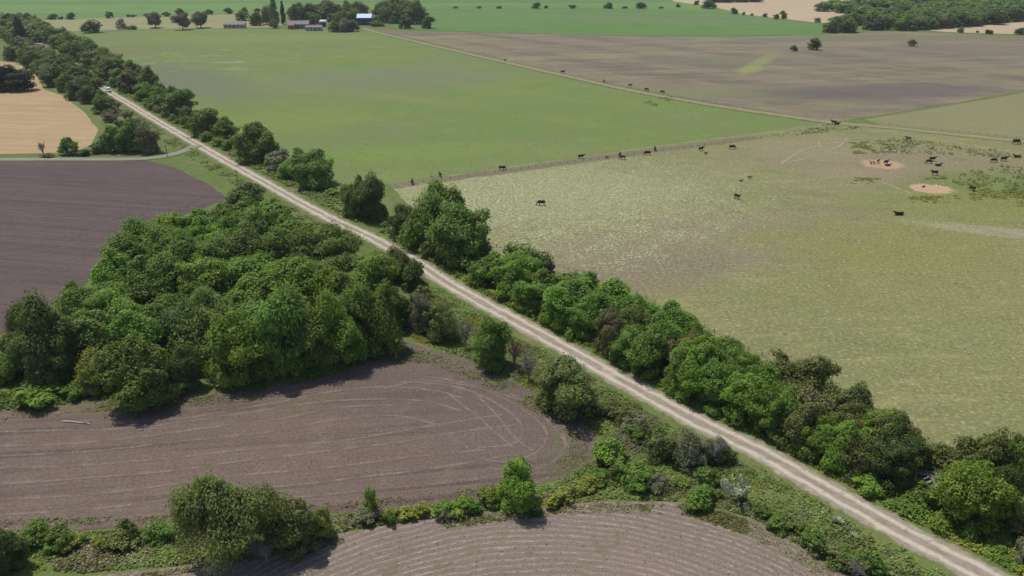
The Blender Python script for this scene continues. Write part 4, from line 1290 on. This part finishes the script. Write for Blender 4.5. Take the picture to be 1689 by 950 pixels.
weeds('undergrowth', 'dark tufts in a line where the farm lane meets the fence',
      [[(1270, 222), (1370, 204), (1440, 212), (1380, 216), (1290, 226)], [(1060, 168), (1110, 158), (1112, 164), (1080, 176)]], 260, .5, .7, LM['mid'], 10, 14, .3, .0)
weeds('grass', 'pale tussocks of dry grass on the upper left part of the rough pasture',
      [[(660, 306), (900, 280), (1060, 256), (1350, 222), (1450, 260), (1300, 340), (1150, 400), (1050, 450), (950, 440), (850, 400), (760, 350)]], 30000, .12, .6, leaf_mat('leaf_straw', (.48, .48, .27), (.58, .58, .37)), 7, 21, .30, -.12, True, (800, 325, 100, 85))
weeds('grass', 'yellowish tussocks over the near part of the rough pasture',
      [[(780, 350), (1050, 340), (1300, 300), (1700, 330), (1700, 740), (1500, 715), (1280, 600), (1000, 455), (920, 425)]], 9000, .12, .6, leaf_mat('leaf_hay', (.34, .33, .13), (.40, .38, .17)), 6, 22, .20, -.02, True)

EDGE = [[(700, 862), (850, 842), (1000, 830), (1150, 833), (1235, 858), (1310, 903), (1400, 960), (1370, 965), (1280, 905), (1200, 870), (1130, 850), (1000, 845), (850, 856), (710, 876)],
        [(560, 884), (450, 900), (330, 934), (200, 950), (260, 955), (450, 915), (570, 896)]]
EDGE2 = [[(600, 600), (650, 575), (700, 580), (790, 604), (860, 640), (930, 690), (975, 730), (960, 765), (900, 795), (890, 780), (930, 755), (945, 725), (900, 690), (840, 655), (770, 622), (700, 598), (640, 600)],
         [(0, 676), (150, 660), (300, 656), (440, 644), (440, 660), (300, 672), (150, 680), (0, 695)],
         [(0, 868), (300, 862), (560, 840), (700, 828), (840, 805), (840, 796), (700, 815), (560, 828), (300, 850), (0, 858)]]
weeds('undergrowth', 'scattered weeds creeping into the edge of the ridged field', EDGE, 900, .28, .32, LM['olive'], 9, 41, .18, .02)
weeds('undergrowth', 'dry stubble and stalks along the edge of the ridged field', EDGE, 1500, .2, .4, LM['dry'], 8, 42, .16, -.1)
weeds('undergrowth', 'scattered weeds creeping into the edge of the middle ploughed field', EDGE2, 1100, .28, .35, LM['grass'], 9, 43, .18, .05)
weeds('undergrowth', 'dry stalks along the edge of the middle ploughed field', EDGE2, 1500, .2, .4, LM['dry'], 8, 44, .16, -.1)

# ------------------------------------------------------------------ cactus and agave on the verge
M_pad = plain('cactus_pad', (.42, .44, .28), .6, .2, 3)
def pad(m, base, dirv, size, nrm):
    d = Vector(dirv).normalized()
    n_ = Vector(nrm)
    n_ = (n_ - d * n_.dot(d)).normalized()
    s = d.cross(n_)
    c = Vector(base) + d * size * .5
    K = 12
    rings = []
    for (k, off) in ((.7, -1), (1.0, 0), (.7, 1)):
        ring = []
        for j in range(K):
            t = j / K * 2 * math.pi
            r = size * .5 * k
            q = c + d * math.cos(t) * r * 1.05 + s * math.sin(t) * r * .72 + n_ * off * size * .07
            ring.append(len(m.v))
            m.v.append(tuple(q))
        rings.append(ring)
    for a, b_ in ((0, 1), (1, 2)):
        for j in range(K):
            m.f.append((rings[a][j], rings[a][(j + 1) % K], rings[b_][(j + 1) % K], rings[b_][j]))
    m.f.append(tuple(reversed(rings[0])))
    m.f.append(tuple(rings[2]))
    return c + d * size * .45

def cactus(x, y, H, n, label, seed):
    rg = random.Random(seed)
    t = empty('cactus', G(x, y))
    tag(t, label, 'cactus')
    MB().tube([(0, 0, -.05), (.05, 0, H * .2), (0, .05, H * .42)], [.16, .13, .10], 8).build('trunk', M_bark2, t, True)
    for i in range(n):
        a = i / n * 6.28 + rg.uniform(-.3, .3)
        m = MB()
        p = Vector((0, .02, H * rg.uniform(.25, .42)))
        d = Vector((math.cos(a), math.sin(a), rg.uniform(.5, 1.1)))
        for k in range(rg.randint(2, 4)):
            s = H * rg.uniform(.17, .24)
            p2 = pad(m, p, d, s, (rg.gauss(0, 1), rg.gauss(0, 1), .2))
            if rg.random() < .7:
                pad(m, p2, d + Vector((rg.gauss(0, .8), rg.gauss(0, .8), .3)), s * .7, (rg.gauss(0, 1), rg.gauss(0, 1), .2))
            p = p2
            d = d + Vector((rg.gauss(0, .4), rg.gauss(0, .4), .35))
        m.build('pad_branch', M_pad, t)
    return t
cactus(1216, 830, 4.4, 11, 'pale prickly pear cactus with spreading pads on the verge near the track', 4)
cactus(1128, 775, 3.2, 7, 'smaller pale prickly pear among the grey shrubs further up the verge', 8)

M_agave = plain('agave_leaf', (.36, .38, .23), .5, .15, 3)
def agave(x, y, R_, label, seed):
    rg = random.Random(seed)
    t = empty('agave', G(x, y))
    tag(t, label, 'agave')
    MB().tube([(0, 0, -.02), (0, 0, R_ * .25)], [R_ * .12, R_ * .06], 8).build('stem', M_agave, t)
    for i in range(20):
        a = i * 2.4
        e = rg.uniform(.35, 1.2)
        d = Vector((math.cos(a) * math.cos(e), math.sin(a) * math.cos(e), math.sin(e)))
        s = Vector((-math.sin(a), math.cos(a), 0))
        m = MB()
        base = len(m.v)
        for k, (u, w) in enumerate(((0, .05), (.35, .085), (.7, .06), (1, .004))):
            c = d * R_ * u + Vector((0, 0, -.12 * R_ * u * u + R_ * .06))
            m.v += [tuple(c - s * w * R_), tuple(c + s * w * R_), tuple(c + Vector((0, 0, -.03 * R_)))]
        for k in range(3):
            o = base + 3 * k
            m.f += [(o, o + 1, o + 4, o + 3), (o + 1, o + 2, o + 5, o + 4), (o + 2, o, o + 3, o + 5)]
        m.build('leaf', M_agave, t)
agave(1380, 864, 1.3, 'pale agave rosette on the verge, upper one beside the olive shrub', 1)
agave(1406, 888, 1.1, 'smaller pale agave rosette just below the upper one on the verge', 2)

# ------------------------------------------------------------------ logs and heaps
M_log = plain('weathered_wood', (.42, .37, .32), .85, .25, 4)
def log(m, a, c, r):
    a, c = Vector(a), Vector(c)
    m.tube([a, a.lerp(c, .3) + Vector((0, .03, .02)), a.lerp(c, .7) + Vector((.02, -.02, 0)), c], [r, r * .95, r * .85, r * .6], 7)
t = empty('fallen_log', G(125, 698))
tag(t, 'pale fallen log lying on the ploughed soil below the grove', 'log')
m = MB(); log(m, (-2.2, .35, .15), (2.0, -.25, .15), .16); m.build('stem', M_log, t, True)
m = MB(); log(m, (1.5, -.2, .2), (2.5, .2, .5), .08); log(m, (2.0, -.25, .15), (2.6, -.5, .12), .10); m.build('stub', M_log, t, True)
def heap(x, y, n, L, label, group, seed):
    rg = random.Random(seed)
    c = G(x, y)
    for i in range(n):
        a = rg.uniform(-.5, .5) + (0 if i % 3 else 1.2)
        z = .18 + .13 * (i % 3)
        t = empty('dead_branch', (c[0] + rg.uniform(-1, 1) * L * .4, c[1] + rg.uniform(-1, 1) * L * .3, z), a)
        tag(t, label % ORD[i], 'branch', group)
        ll = L * rg.uniform(.5, .9)
        m = MB(); log(m, (-ll / 2, 0, 0), (ll / 2, rg.uniform(-.3, .3), rg.uniform(0, .2)), rg.uniform(.07, .15)); m.build('limb', M_log, t, True)
        m = MB(); log(m, (0, 0, 0), (ll * .3, rg.uniform(-.8, .8), .25), .05); m.build('twig', M_log, t, True)
heap(1542, 792, 14, 5.5, 'grey dead branch in the brush heap at the pasture edge, %s laid down', 'grey dead branches in the brush heap by the pasture', 3)
heap(615, 586, 7, 3.2, 'pale dead branch in the shaded heap at the grove corner, %s laid down', 'pale dead branches at the grove corner', 5)

# ------------------------------------------------------------------ fences
M_post = plain('fence_post', (.13, .11, .085), .9, .3, 6)
M_wire = plain('fence_wire', (.25, .24, .23), .5, .1, 5, .5, .8)
post_me = None
def fence(px, n, label, group='post and wire fences of the pastures', h=1.25, r=.09):
    h *= .68
    global post_me
    P = [Vector(G(*q)) for q in px]
    t = empty('wire_fence', P[0])
    tag(t, label, 'fence', group)
    if post_me is None:
        m = MB().tube([(0, 0, -.1), (0, 0, .7), (.01, 0, 1.25)], [.10, .095, .085], 7)
        post_me = py_mesh('post', m.v, m.f)
    seg = [(P[i + 1] - P[i]).length for i in range(len(P) - 1)]
    T = sum(seg)
    pts = []
    for k in range(n):
        s = k / (n - 1) * T
        i = 0
        while i < len(seg) - 1 and s > seg[i]:
            s -= seg[i]; i += 1
        q = P[i].lerp(P[i + 1], min(1, s / seg[i])) - P[0]
        q.x += random.uniform(-.15, .15); q.y += random.uniform(-.15, .15)
        pts.append(q)
        o = link('post', post_me, t, M_post)
        o.location = q
        kk = h / 1.25 * random.uniform(.85, 1.12)
        o.scale = (.7, .7, kk)
        o.rotation_euler = (random.gauss(0, .04), random.gauss(0, .04), 0)
    m = MB()
    for z in (.35, .7, 1.05):
        m.tube([(q.x, q.y, z * h / 1.25) for q in pts], .012, 3)
    m.build('wire', M_wire, t)
fence([(652, 308), (730, 297), (830, 284), (960, 266), (1080, 250), (1180, 238), (1290, 222), (1372, 210)], 62, 'long wire fence between the green pasture and the paler rough pasture')
fence([(640, 60), (720, 79), (830, 105), (930, 128), (1030, 150.5), (1110, 166), (1200, 181), (1290, 194), (1375, 207)], 70, 'wire fence along the green pasture side of the farm lane')
fence([(690, 66), (830, 98.5), (930, 121), (1030, 143.5), (1110, 158.5), (1200, 174), (1290, 187), (1420, 199)], 56, 'wire fence along the brown field side of the farm lane')
fence([(1440, 203), (1560, 216), (1689, 229), (1900, 252)], 30, 'wire fence below the olive field at the right edge')
fence([(780, 395), (920, 440), (1040, 480), (1200, 560), (1330, 625), (1480, 705), (1600, 760), (1720, 815)], 48, 'wire fence half hidden behind the hedge on the pasture side')
fence([(100, 56), (220, 52), (340, 49), (470, 48)], 40, 'low dark fence under the meadow lane above the green pasture', h=1.5)

# poles near the lane junction
M_pole = plain('pole_wood', (.17, .14, .115), .85, .2, 5)
def pole(x, y, h, label):
    p = G(x, y)
    t = empty('utility_pole', p)
    tag(t, label, 'pole', 'wooden poles near the lane junction')
    MB().tube([(0, 0, -.2), (0, 0, h)], [.14, .10], 8).build('post', M_pole, t, True)
    MB().box((0, 0, h - .4), (1.4, .1, .12), .5).build('crossarm', M_pole, t)
pole(276, 259, 6.5, 'wooden pole at the mouth of the grey lane, right of the brownish tree')
pole(392, 300, 4.0, 'short wooden pole on the grass between the track and left ploughed field')

# ------------------------------------------------------------------ cattle
def ell(bm, c, r, rot=(0, 0, 0), seg=14):
    g = bmesh.ops.create_uvsphere(bm, u_segments=seg, v_segments=10, radius=1)
    M = Matrix.Translation(c) @ Matrix.Rotation(rot[2], 4, 'Z') @ Matrix.Rotation(rot[1], 4, 'Y') @ Matrix.Diagonal((r[0], r[1], r[2], 1))
    bmesh.ops.transform(bm, matrix=M, verts=g['verts'])

def limb(bm, pts, rad, n=8):
    m = MB().tube(pts, rad, n)
    vs = [bm.verts.new(v) for v in m.v]
    for f_ in m.f:
        bm.faces.new([vs[i] for i in f_])

def cow_mesh(pose):
    bm = bmesh.new()
    dz = -.62 if pose == 'lying' else 0
    ell(bm, (0, 0, 1.0 + dz), (.82, .33, .37))
    ell(bm, (.52, 0, 1.02 + dz), (.42, .31, .42))
    ell(bm, (-.55, 0, 1.05 + dz), (.42, .32, .36))
    ell(bm, (0, 0, .88 + dz), (.6, .31, .30))
    if pose == 'grazing':
        limb(bm, [(.75, 0, 1.12), (1.02, 0, .85), (1.2, 0, .5)], [.26, .19, .14])
        ell(bm, (1.28, 0, .30), (.27, .115, .13), (0, 1.05, 0))
        hx, hz = 1.2, .48
    elif pose == 'lying':
        limb(bm, [(.7, 0, .5), (.98, 0, .72), (1.15, 0, .86)], [.26, .19, .14])
        ell(bm, (1.3, 0, .84), (.27, .115, .13), (0, .35, 0))
        hx, hz = 1.15, .95
    else:
        limb(bm, [(.7, 0, 1.12), (.98, 0, 1.28), (1.15, 0, 1.42)], [.26, .19, .14])
        ell(bm, (1.32, 0, 1.38), (.27, .115, .13), (0, .4, 0))
        hx, hz = 1.17, 1.5
    for s in (-1, 1):
        ell(bm, (hx, s * .17, hz), (.05, .12, .05))
    if pose == 'lying':
        for s in (-1, 1):
            limb(bm, [(.5, s * .25, .25), (.85, s * .33, .12), (.55, s * .36, .08)], [.13, .08, .06])
            limb(bm, [(-.5, s * .25, .3), (-.1, s * .42, .16), (-.45, s * .46, .08)], [.18, .10, .06])
    else:
        for s in (-1, 1):
            o = .08 * s
            limb(bm, [(.55 + o, s * .2, .9), (.57 + o, s * .2, .48), (.54 + o, s * .2, .25), (.57 + o, s * .2, .0)], [.15, .085, .06, .075])
            limb(bm, [(-.62 - o, s * .2, 1.0), (-.52 - o, s * .21, .66), (-.74 - o, s * .2, .42), (-.68 - o, s * .2, .0)], [.21, .12, .065, .075])
    limb(bm, [(-.92, 0, 1.2 + dz), (-1.02, 0, 1.0 + dz), (-1.02, .03, .62 + max(dz, -.45))], [.04, .03, .05])
    me = bpy.data.meshes.new('cow_raw')
    bm.to_mesh(me)
    bm.free()
    o = bpy.data.objects.new('cow_raw', me)
    COL.objects.link(o)
    md = o.modifiers.new('r', 'REMESH')
    md.mode = 'VOXEL'
    md.voxel_size = .035
    sm = o.modifiers.new('s', 'SMOOTH')
    sm.iterations = 3
    bpy.context.view_layer.update()
    dg = bpy.context.evaluated_depsgraph_get()
    res = bpy.data.meshes.new_from_object(o.evaluated_get(dg))
    bpy.data.objects.remove(o)
    res.name = 'cow_' + pose
    res.polygons.foreach_set('use_smooth', [True] * len(res.polygons))
    return res
COWS = {k: cow_mesh(k) for k in ('grazing', 'standing', 'lying')}
M_hide = {'black': plain('hide_black', (.014, .012, .011), .55, .3, 3, .35), 'brown': plain('hide_brown', (.075, .04, .025), .6, .3, 3, .3)}
CG1, CG2, CG3, CG4 = 'cattle along the fence between the pastures', 'cattle strung out along the farm lane', 'cattle round the muddy corner', 'cattle spread over the rough pasture'
cow_list = [
    (680, 304, 'standing', 'black', 1.6, 1.0, 'black cow facing away just above the tall feathery tree at the fence', CG1),
    (726, 292, 'standing', 'black', 1.9, 1.0, 'black cow at the fence, second from its track end', CG1),
    (828, 281, 'grazing', 'black', 0, 1.05, 'black cow grazing sideways on the trampled strip, third from the track end', CG1),
    (958, 262, 'standing', 'black', .3, 1.05, 'black cow standing on the strip left of the small calf', CG1),
    (1001, 262, 'standing', 'brown', .2, .6, 'small brown calf alone between two black cows on the strip', CG1),
    (1022, 258, 'standing', 'black', 1.2, .9, 'black cow of a touching pair on the strip, the farther one', CG1),
    (1027, 263, 'grazing', 'black', 2.8, 1.0, 'black cow of a touching pair on the strip, the nearer one', CG1),
    (1068, 256, 'grazing', 'black', 3.1, 1.05, 'black cow grazing below the cow that faces the fence', CG1),
    (1080, 249, 'standing', 'black', 1.5, 1.0, 'black cow seen end-on at the fence, upper one of two', CG1),
    (1156, 249, 'standing', 'black', .4, 1.0, 'black cow with a calf at its side near the fence', CG1),
    (1164, 255, 'standing', 'black', .3, .6, 'black calf just below the cow near the fence', CG1),
    (1207, 246, 'grazing', 'black', 0, 1.05, 'rightmost black cow of the line along the pasture fence', CG1),
    (893, 339, 'grazing', 'black', 3.14, 1.05, 'lone black cow grazing among the pale tussocks', CG4),
    (1215, 328, 'standing', 'black', -1.0, 1.0, 'lone black cow walking toward the viewer in the open pasture', CG4),
    (1222, 299, 'lying', 'brown', 0, .55, 'small brown calf lying down, left of two tiny ones in open pasture', CG4),
    (1236, 295, 'standing', 'black', 0, .55, 'small dark calf standing, right of two tiny ones in open pasture', CG4),
    (1483, 355, 'lying', 'black', 3.2, 1.2, 'black cow lying flat alone below the bare earth patches', CG4),
    (1375, 205, 'standing', 'black', 2.4, 1.1, 'black cow where lane and fence meet, the farther of two', CG3),
    (1380, 208, 'standing', 'black', 0, 1.1, 'black cow where lane and fence meet, the nearer of two', CG3),
    (1498, 232, 'standing', 'black', 2.4, 1.0, 'black cow at the top of the reedy clump', CG3),
    (1675, 238, 'grazing', 'black', 0, 1.3, 'black cow grazing at the right edge above the others', CG3),
    (1537, 266, 'standing', 'black', 0, 1.05, 'black cow, uppermost of three crowded together', CG3),
    (1532, 270, 'grazing', 'black', 3.1, .95, 'black cow, leftmost of three crowded together', CG3),
    (1547, 274, 'lying', 'brown', 0, 1.05, 'dark brown cow, lowest of three crowded together', CG3),
    (1541, 289, 'standing', 'black', 3.1, 1.05, 'black cow between the crowded three and the round earth patch', CG3),
    (1638, 268, 'grazing', 'black', 0, 1.0, 'black cow left of a pair by the dark reeds', CG3),
    (1655, 266, 'standing', 'black', 0, 1.1, 'black cow right of a pair by the dark reeds', CG3),
    (1678, 260, 'lying', 'brown', 3.1, 1.2, 'brown cow lying at the right edge right of the pair', CG3),
    (1603, 315, 'standing', 'black', 1.8, 1.1, 'black cow seen end-on left of the big reed clump', CG3),
    (1436, 271, 'standing', 'brown', 1.5, .6, 'brown calf, leftmost on the upper earth patch', CG3),
    (1441, 271, 'standing', 'brown', 1.5, .6, 'brown calf, second from left on the upper earth patch', CG3),
    (1448, 269, 'standing', 'brown', .8, .8, 'dark brown young cow, third from left on the upper earth patch', CG3),
    (1461, 271, 'standing', 'black', .4, .95, 'black cow on the right of the upper earth patch', CG3),
    (1464, 274, 'lying', 'brown', 0, .9, 'brown cow lying on the right of the upper earth patch', CG3),
    (1523, 309, 'lying', 'brown', .5, .6, 'brown calf lying on the lower earth patch', CG3),
    (833, 101, 'standing', 'black', .3, .9, 'black cow on the farm lane, first from the farm', CG2),
    (928, 121, 'standing', 'black', 0, 1.15, 'black cow on the farm lane, second from the farm', CG2),
    (996, 136, 'standing', 'black', 1.2, .9, 'black cow on the farm lane, third from the farm', CG2),
    (1039, 143, 'standing', 'black', -.4, 1.0, 'black cow on the farm lane, fourth from the farm', CG2),
    (1066, 150, 'grazing', 'black', .2, 1.0, 'black cow on the farm lane, fifth from the farm', CG2),
    (1092, 154, 'grazing', 'black', -.2, 1.0, 'black cow on the farm lane, sixth from the farm', CG2),
]
for (x, y, pose, hide, rz, s, lb, g) in cow_list:
    o = link('cow', COWS[pose], None, M_hide[hide])
    o.location = G(x, y)
    o.location.z = .03
    o.rotation_euler = (0, 0, rz)
    o.scale = (s * 1.12,) * 3
    tag(o, lb, 'calf' if s < .7 else 'cow', g)

# white tubs by the reeds
M_white = plain('white_plastic', (.72, .72, .68), .5, .1, 2, .4)
for x, y, lb in ((1462, 250, 'white round feed tub left of two by the reeds'), (1474, 251, 'white round feed tub right of two by the reeds')):
    m = MB()
    K = 16
    for (r, z) in ((.55, 0), (.72, .65), (.62, .65), (.5, .1)):
        m.v += [(r * math.cos(k / K * 6.2832), r * math.sin(k / K * 6.2832), z) for k in range(K)]
    for i in range(3):
        m.f += [(i * K + k, i * K + (k + 1) % K, (i + 1) * K + (k + 1) % K, (i + 1) * K + k) for k in range(K)]
    m.f.append(tuple(3 * K + k for k in range(K)))
    o = m.build('feed_tub', M_white)
    o.location = G(x, y)
    tag(o, lb, 'tub', 'white feed tubs in the pasture')

# ------------------------------------------------------------------ white van on the track
M_van = plain('van_paint', (.78, .78, .76), .35, .03, 1, .5)
M_glass = plain('dark_glass', (.02, .025, .03), .12, .1, 1, .6)
M_tyre = plain('tyre_rubber', (.02, .02, .02), .8, .1, 3)
M_rim = plain('rim_metal', (.5, .5, .5), .35, .1, 3, .5, .7)
M_lamp = plain('lamp_glass', (.7, .7, .65), .2, .05, 3, .6)
iv2 = iv
pv = ROAD[iv2]
dv = (ROAD[iv2 + 1] - ROAD[iv2]).normalized()
van = empty('van', (pv.x, pv.y, .07), math.atan2(dv.y, dv.x))
tag(van, 'small white van coming down the track at the far hedgerow gap', 'van')
prof = [(-2.5, .45), (-2.5, 1.9), (-2.35, 2.2), (1.1, 2.25), (1.35, 2.1), (1.95, 1.3), (2.5, 1.1), (2.6, .85), (2.6, .45)]
m = MB()
for s in (-.95, .95):
    m.v += [(x, s * (1 if z < 1.5 else .93), z) for x, z in prof]
n = len(prof)
m.f.append(tuple(range(n)))
m.f.append(tuple(reversed(range(n, 2 * n))))
for i in range(n):
    j = (i + 1) % n
    m.f.append((j, i, i + n, j + n))
body = m.build('body', M_van, van)
bv = body.modifiers.new('b', 'BEVEL'); bv.width = .06; bv.segments = 2
MB().poly([(1.41, -.78, 2.0), (1.93, -.84, 1.34), (1.93, .84, 1.34), (1.41, .78, 2.0)][::-1]).build('windscreen', M_glass, van).location = (.03, 0, .03)
for s in (-1, 1):
    MB().box((.75, s * .925, 1.65), (.8, .03, .5)).build('side_window', M_glass, van)
    MB().box((2.6, s * .72, .95), (.06, .28, .18)).build('headlight', M_lamp, van)
    for x in (-1.6, 1.6):
        w = MB().tube([(x, s * .72, .36), (x, s * .98, .36)], .36, 16).build('wheel', M_tyre, van)
        MB().tube([(x, s * .98, .36), (x, s * .995, .36)], .2, 12).build('rim', M_rim, w)
MB().box((2.62, 0, .5), (.12, 1.8, .2)).build('bumper', M_tyre, van)

# ------------------------------------------------------------------ farm buildings
M_brick = plain('brick_wall', (.36, .22, .18), .9, .2, 1)
M_render = plain('pale_wall', (.46, .40, .36), .9, .12, .5)
M_grey_roof = plain('grey_roof', (.22, .19, .20), .7, .2, .8)
M_tin = plain('tin_roof', (.62, .64, .68), .45, .12, .6, .4)
M_whiteroof = plain('white_roof', (.56, .62, .74), .5, .06, .6, .4)
M_blue = plain('blue_wall', (.045, .06, .13), .7, .2, .8)
M_dark = plain('dark_opening', (.025, .025, .03), .6, .2, 1)
M_red_roof = plain('red_roof', (.34, .16, .13), .8, .2, .8)
def house(name, x, y, wpx, dpt, hw, hr, wall, roof, label, cat, rz=0, wins=3, eave=.5, chim=False, mono=False):
    p = G(x, y)
    W = w_of(p, wpx)
    t = empty(name, (p[0], p[1] + dpt / 2, 0), rz)
    tag(t, label, cat, 'farm buildings')
    m = MB()
    m.box((0, 0, hw / 2), (W, dpt, hw))
    for s in (-1, 1):
        q = s * W / 2
        if not mono:
            pts = [(q, -dpt / 2, hw), (q, dpt / 2, hw), (q, 0, hw + hr - .1)]
            m.poly(pts if s > 0 else pts[::-1])
    m.build('wall', wall, t)
    m = MB()
    th = .18
    if mono:
        a = [(-dpt / 2 - eave, hw + .05), (dpt / 2 + eave, hw + hr)]
        segs = [a]
    else:
        segs = [[(-dpt / 2 - eave, hw - .1), (0, hw + hr)], [(0, hw + hr), (dpt / 2 + eave, hw - .1)]]
    for (y0, z0), (y1, z1) in segs:
        x0, x1 = -W / 2 - eave, W / 2 + eave
        b0 = len(m.v)
        m.v += [(x0, y0, z0), (x1, y0, z0), (x1, y1, z1), (x0, y1, z1), (x0, y0, z0 + th), (x1, y0, z0 + th), (x1, y1, z1 + th), (x0, y1, z1 + th)]
        for q in ((3, 2, 1, 0), (4, 5, 6, 7), (0, 1, 5, 4), (1, 2, 6, 5), (2, 3, 7, 6), (3, 0, 4, 7)):
            m.f.append(tuple(b0 + i for i in q))
    rf = m.build('roof', roof, t)
    if chim:
        MB().box((W * .25, .8, hw + hr), (.9, .9, 1.8)).build('chimney', wall, rf)
    for i in range(wins):
        wx = -W / 2 + W * (i + .5) / wins
        if i == wins // 2:
            MB().box((wx, -dpt / 2 - .02, hw * .38), (1.4 if hw < 5 else 4, .1, hw * .75)).build('door', M_dark, t)
        else:
            w_ = MB().box((wx, -dpt / 2 - .02, hw * .55), (1.5, .1, 1.2)).build('window', M_dark, t)
            MB().box((wx, -dpt / 2 - .08, hw * .55 - .68), (1.8, .2, .12)).build('sill', M_render, w_)
    return t
house('shed', 386, 46.5, 34, 7, 3.4, 1.6, M_render, M_grey_roof, 'long low pale shed at the left end of the farm', 'shed', wins=5)
house('farmhouse', 492, 47.5, 34, 9, 4.2, 3.0, M_brick, M_grey_roof, 'pinkish farmhouse with a grey roof left of the round green tree', 'house', wins=5, chim=True)
house('shed', 517, 51, 26, 6, 3.4, 1.0, M_render, M_grey_roof, 'grey open shed in front of the farmhouse', 'shed', wins=4, mono=True)
house('shed', 480, 48.5, 10, 6, 3.8, 1.6, M_brick, M_red_roof, 'small reddish outbuilding at the left of the farmhouse', 'shed', wins=2)
house('shed', 532, 44, 9, 6, 5.0, 1.0, M_render, M_tin, 'small white shed with tin roof between the farmhouse and garden trees', 'shed', wins=2, mono=True)
house('barn', 601, 41.5, 21, 12, 7.2, 3.4, M_blue, M_whiteroof, 'tall dark blue barn with a bright white roof', 'barn', wins=3, eave=1.2)

# ------------------------------------------------------------------ thin haze
hz = bpy.data.materials.new('haze')
hz.use_nodes = True
t_ = hz.node_tree
t_.nodes.clear()
pv_ = t_.nodes.new('ShaderNodeVolumePrincipled')
pv_.inputs['Color'].default_value = (.88, .93, 1.0, 1)
pv_.inputs['Density'].default_value = .00008
pv_.inputs['Anisotropy'].default_value = .2
ho = t_.nodes.new('ShaderNodeOutputMaterial')
t_.links.new(pv_.outputs[0], ho.inputs['Volume'])
m = MB().box((0, 0, 45), (25000, 25000, 92))
o = m.build('haze', hz)
tag(o, 'thin summer haze over the fields', 'haze', None, 'stuff')
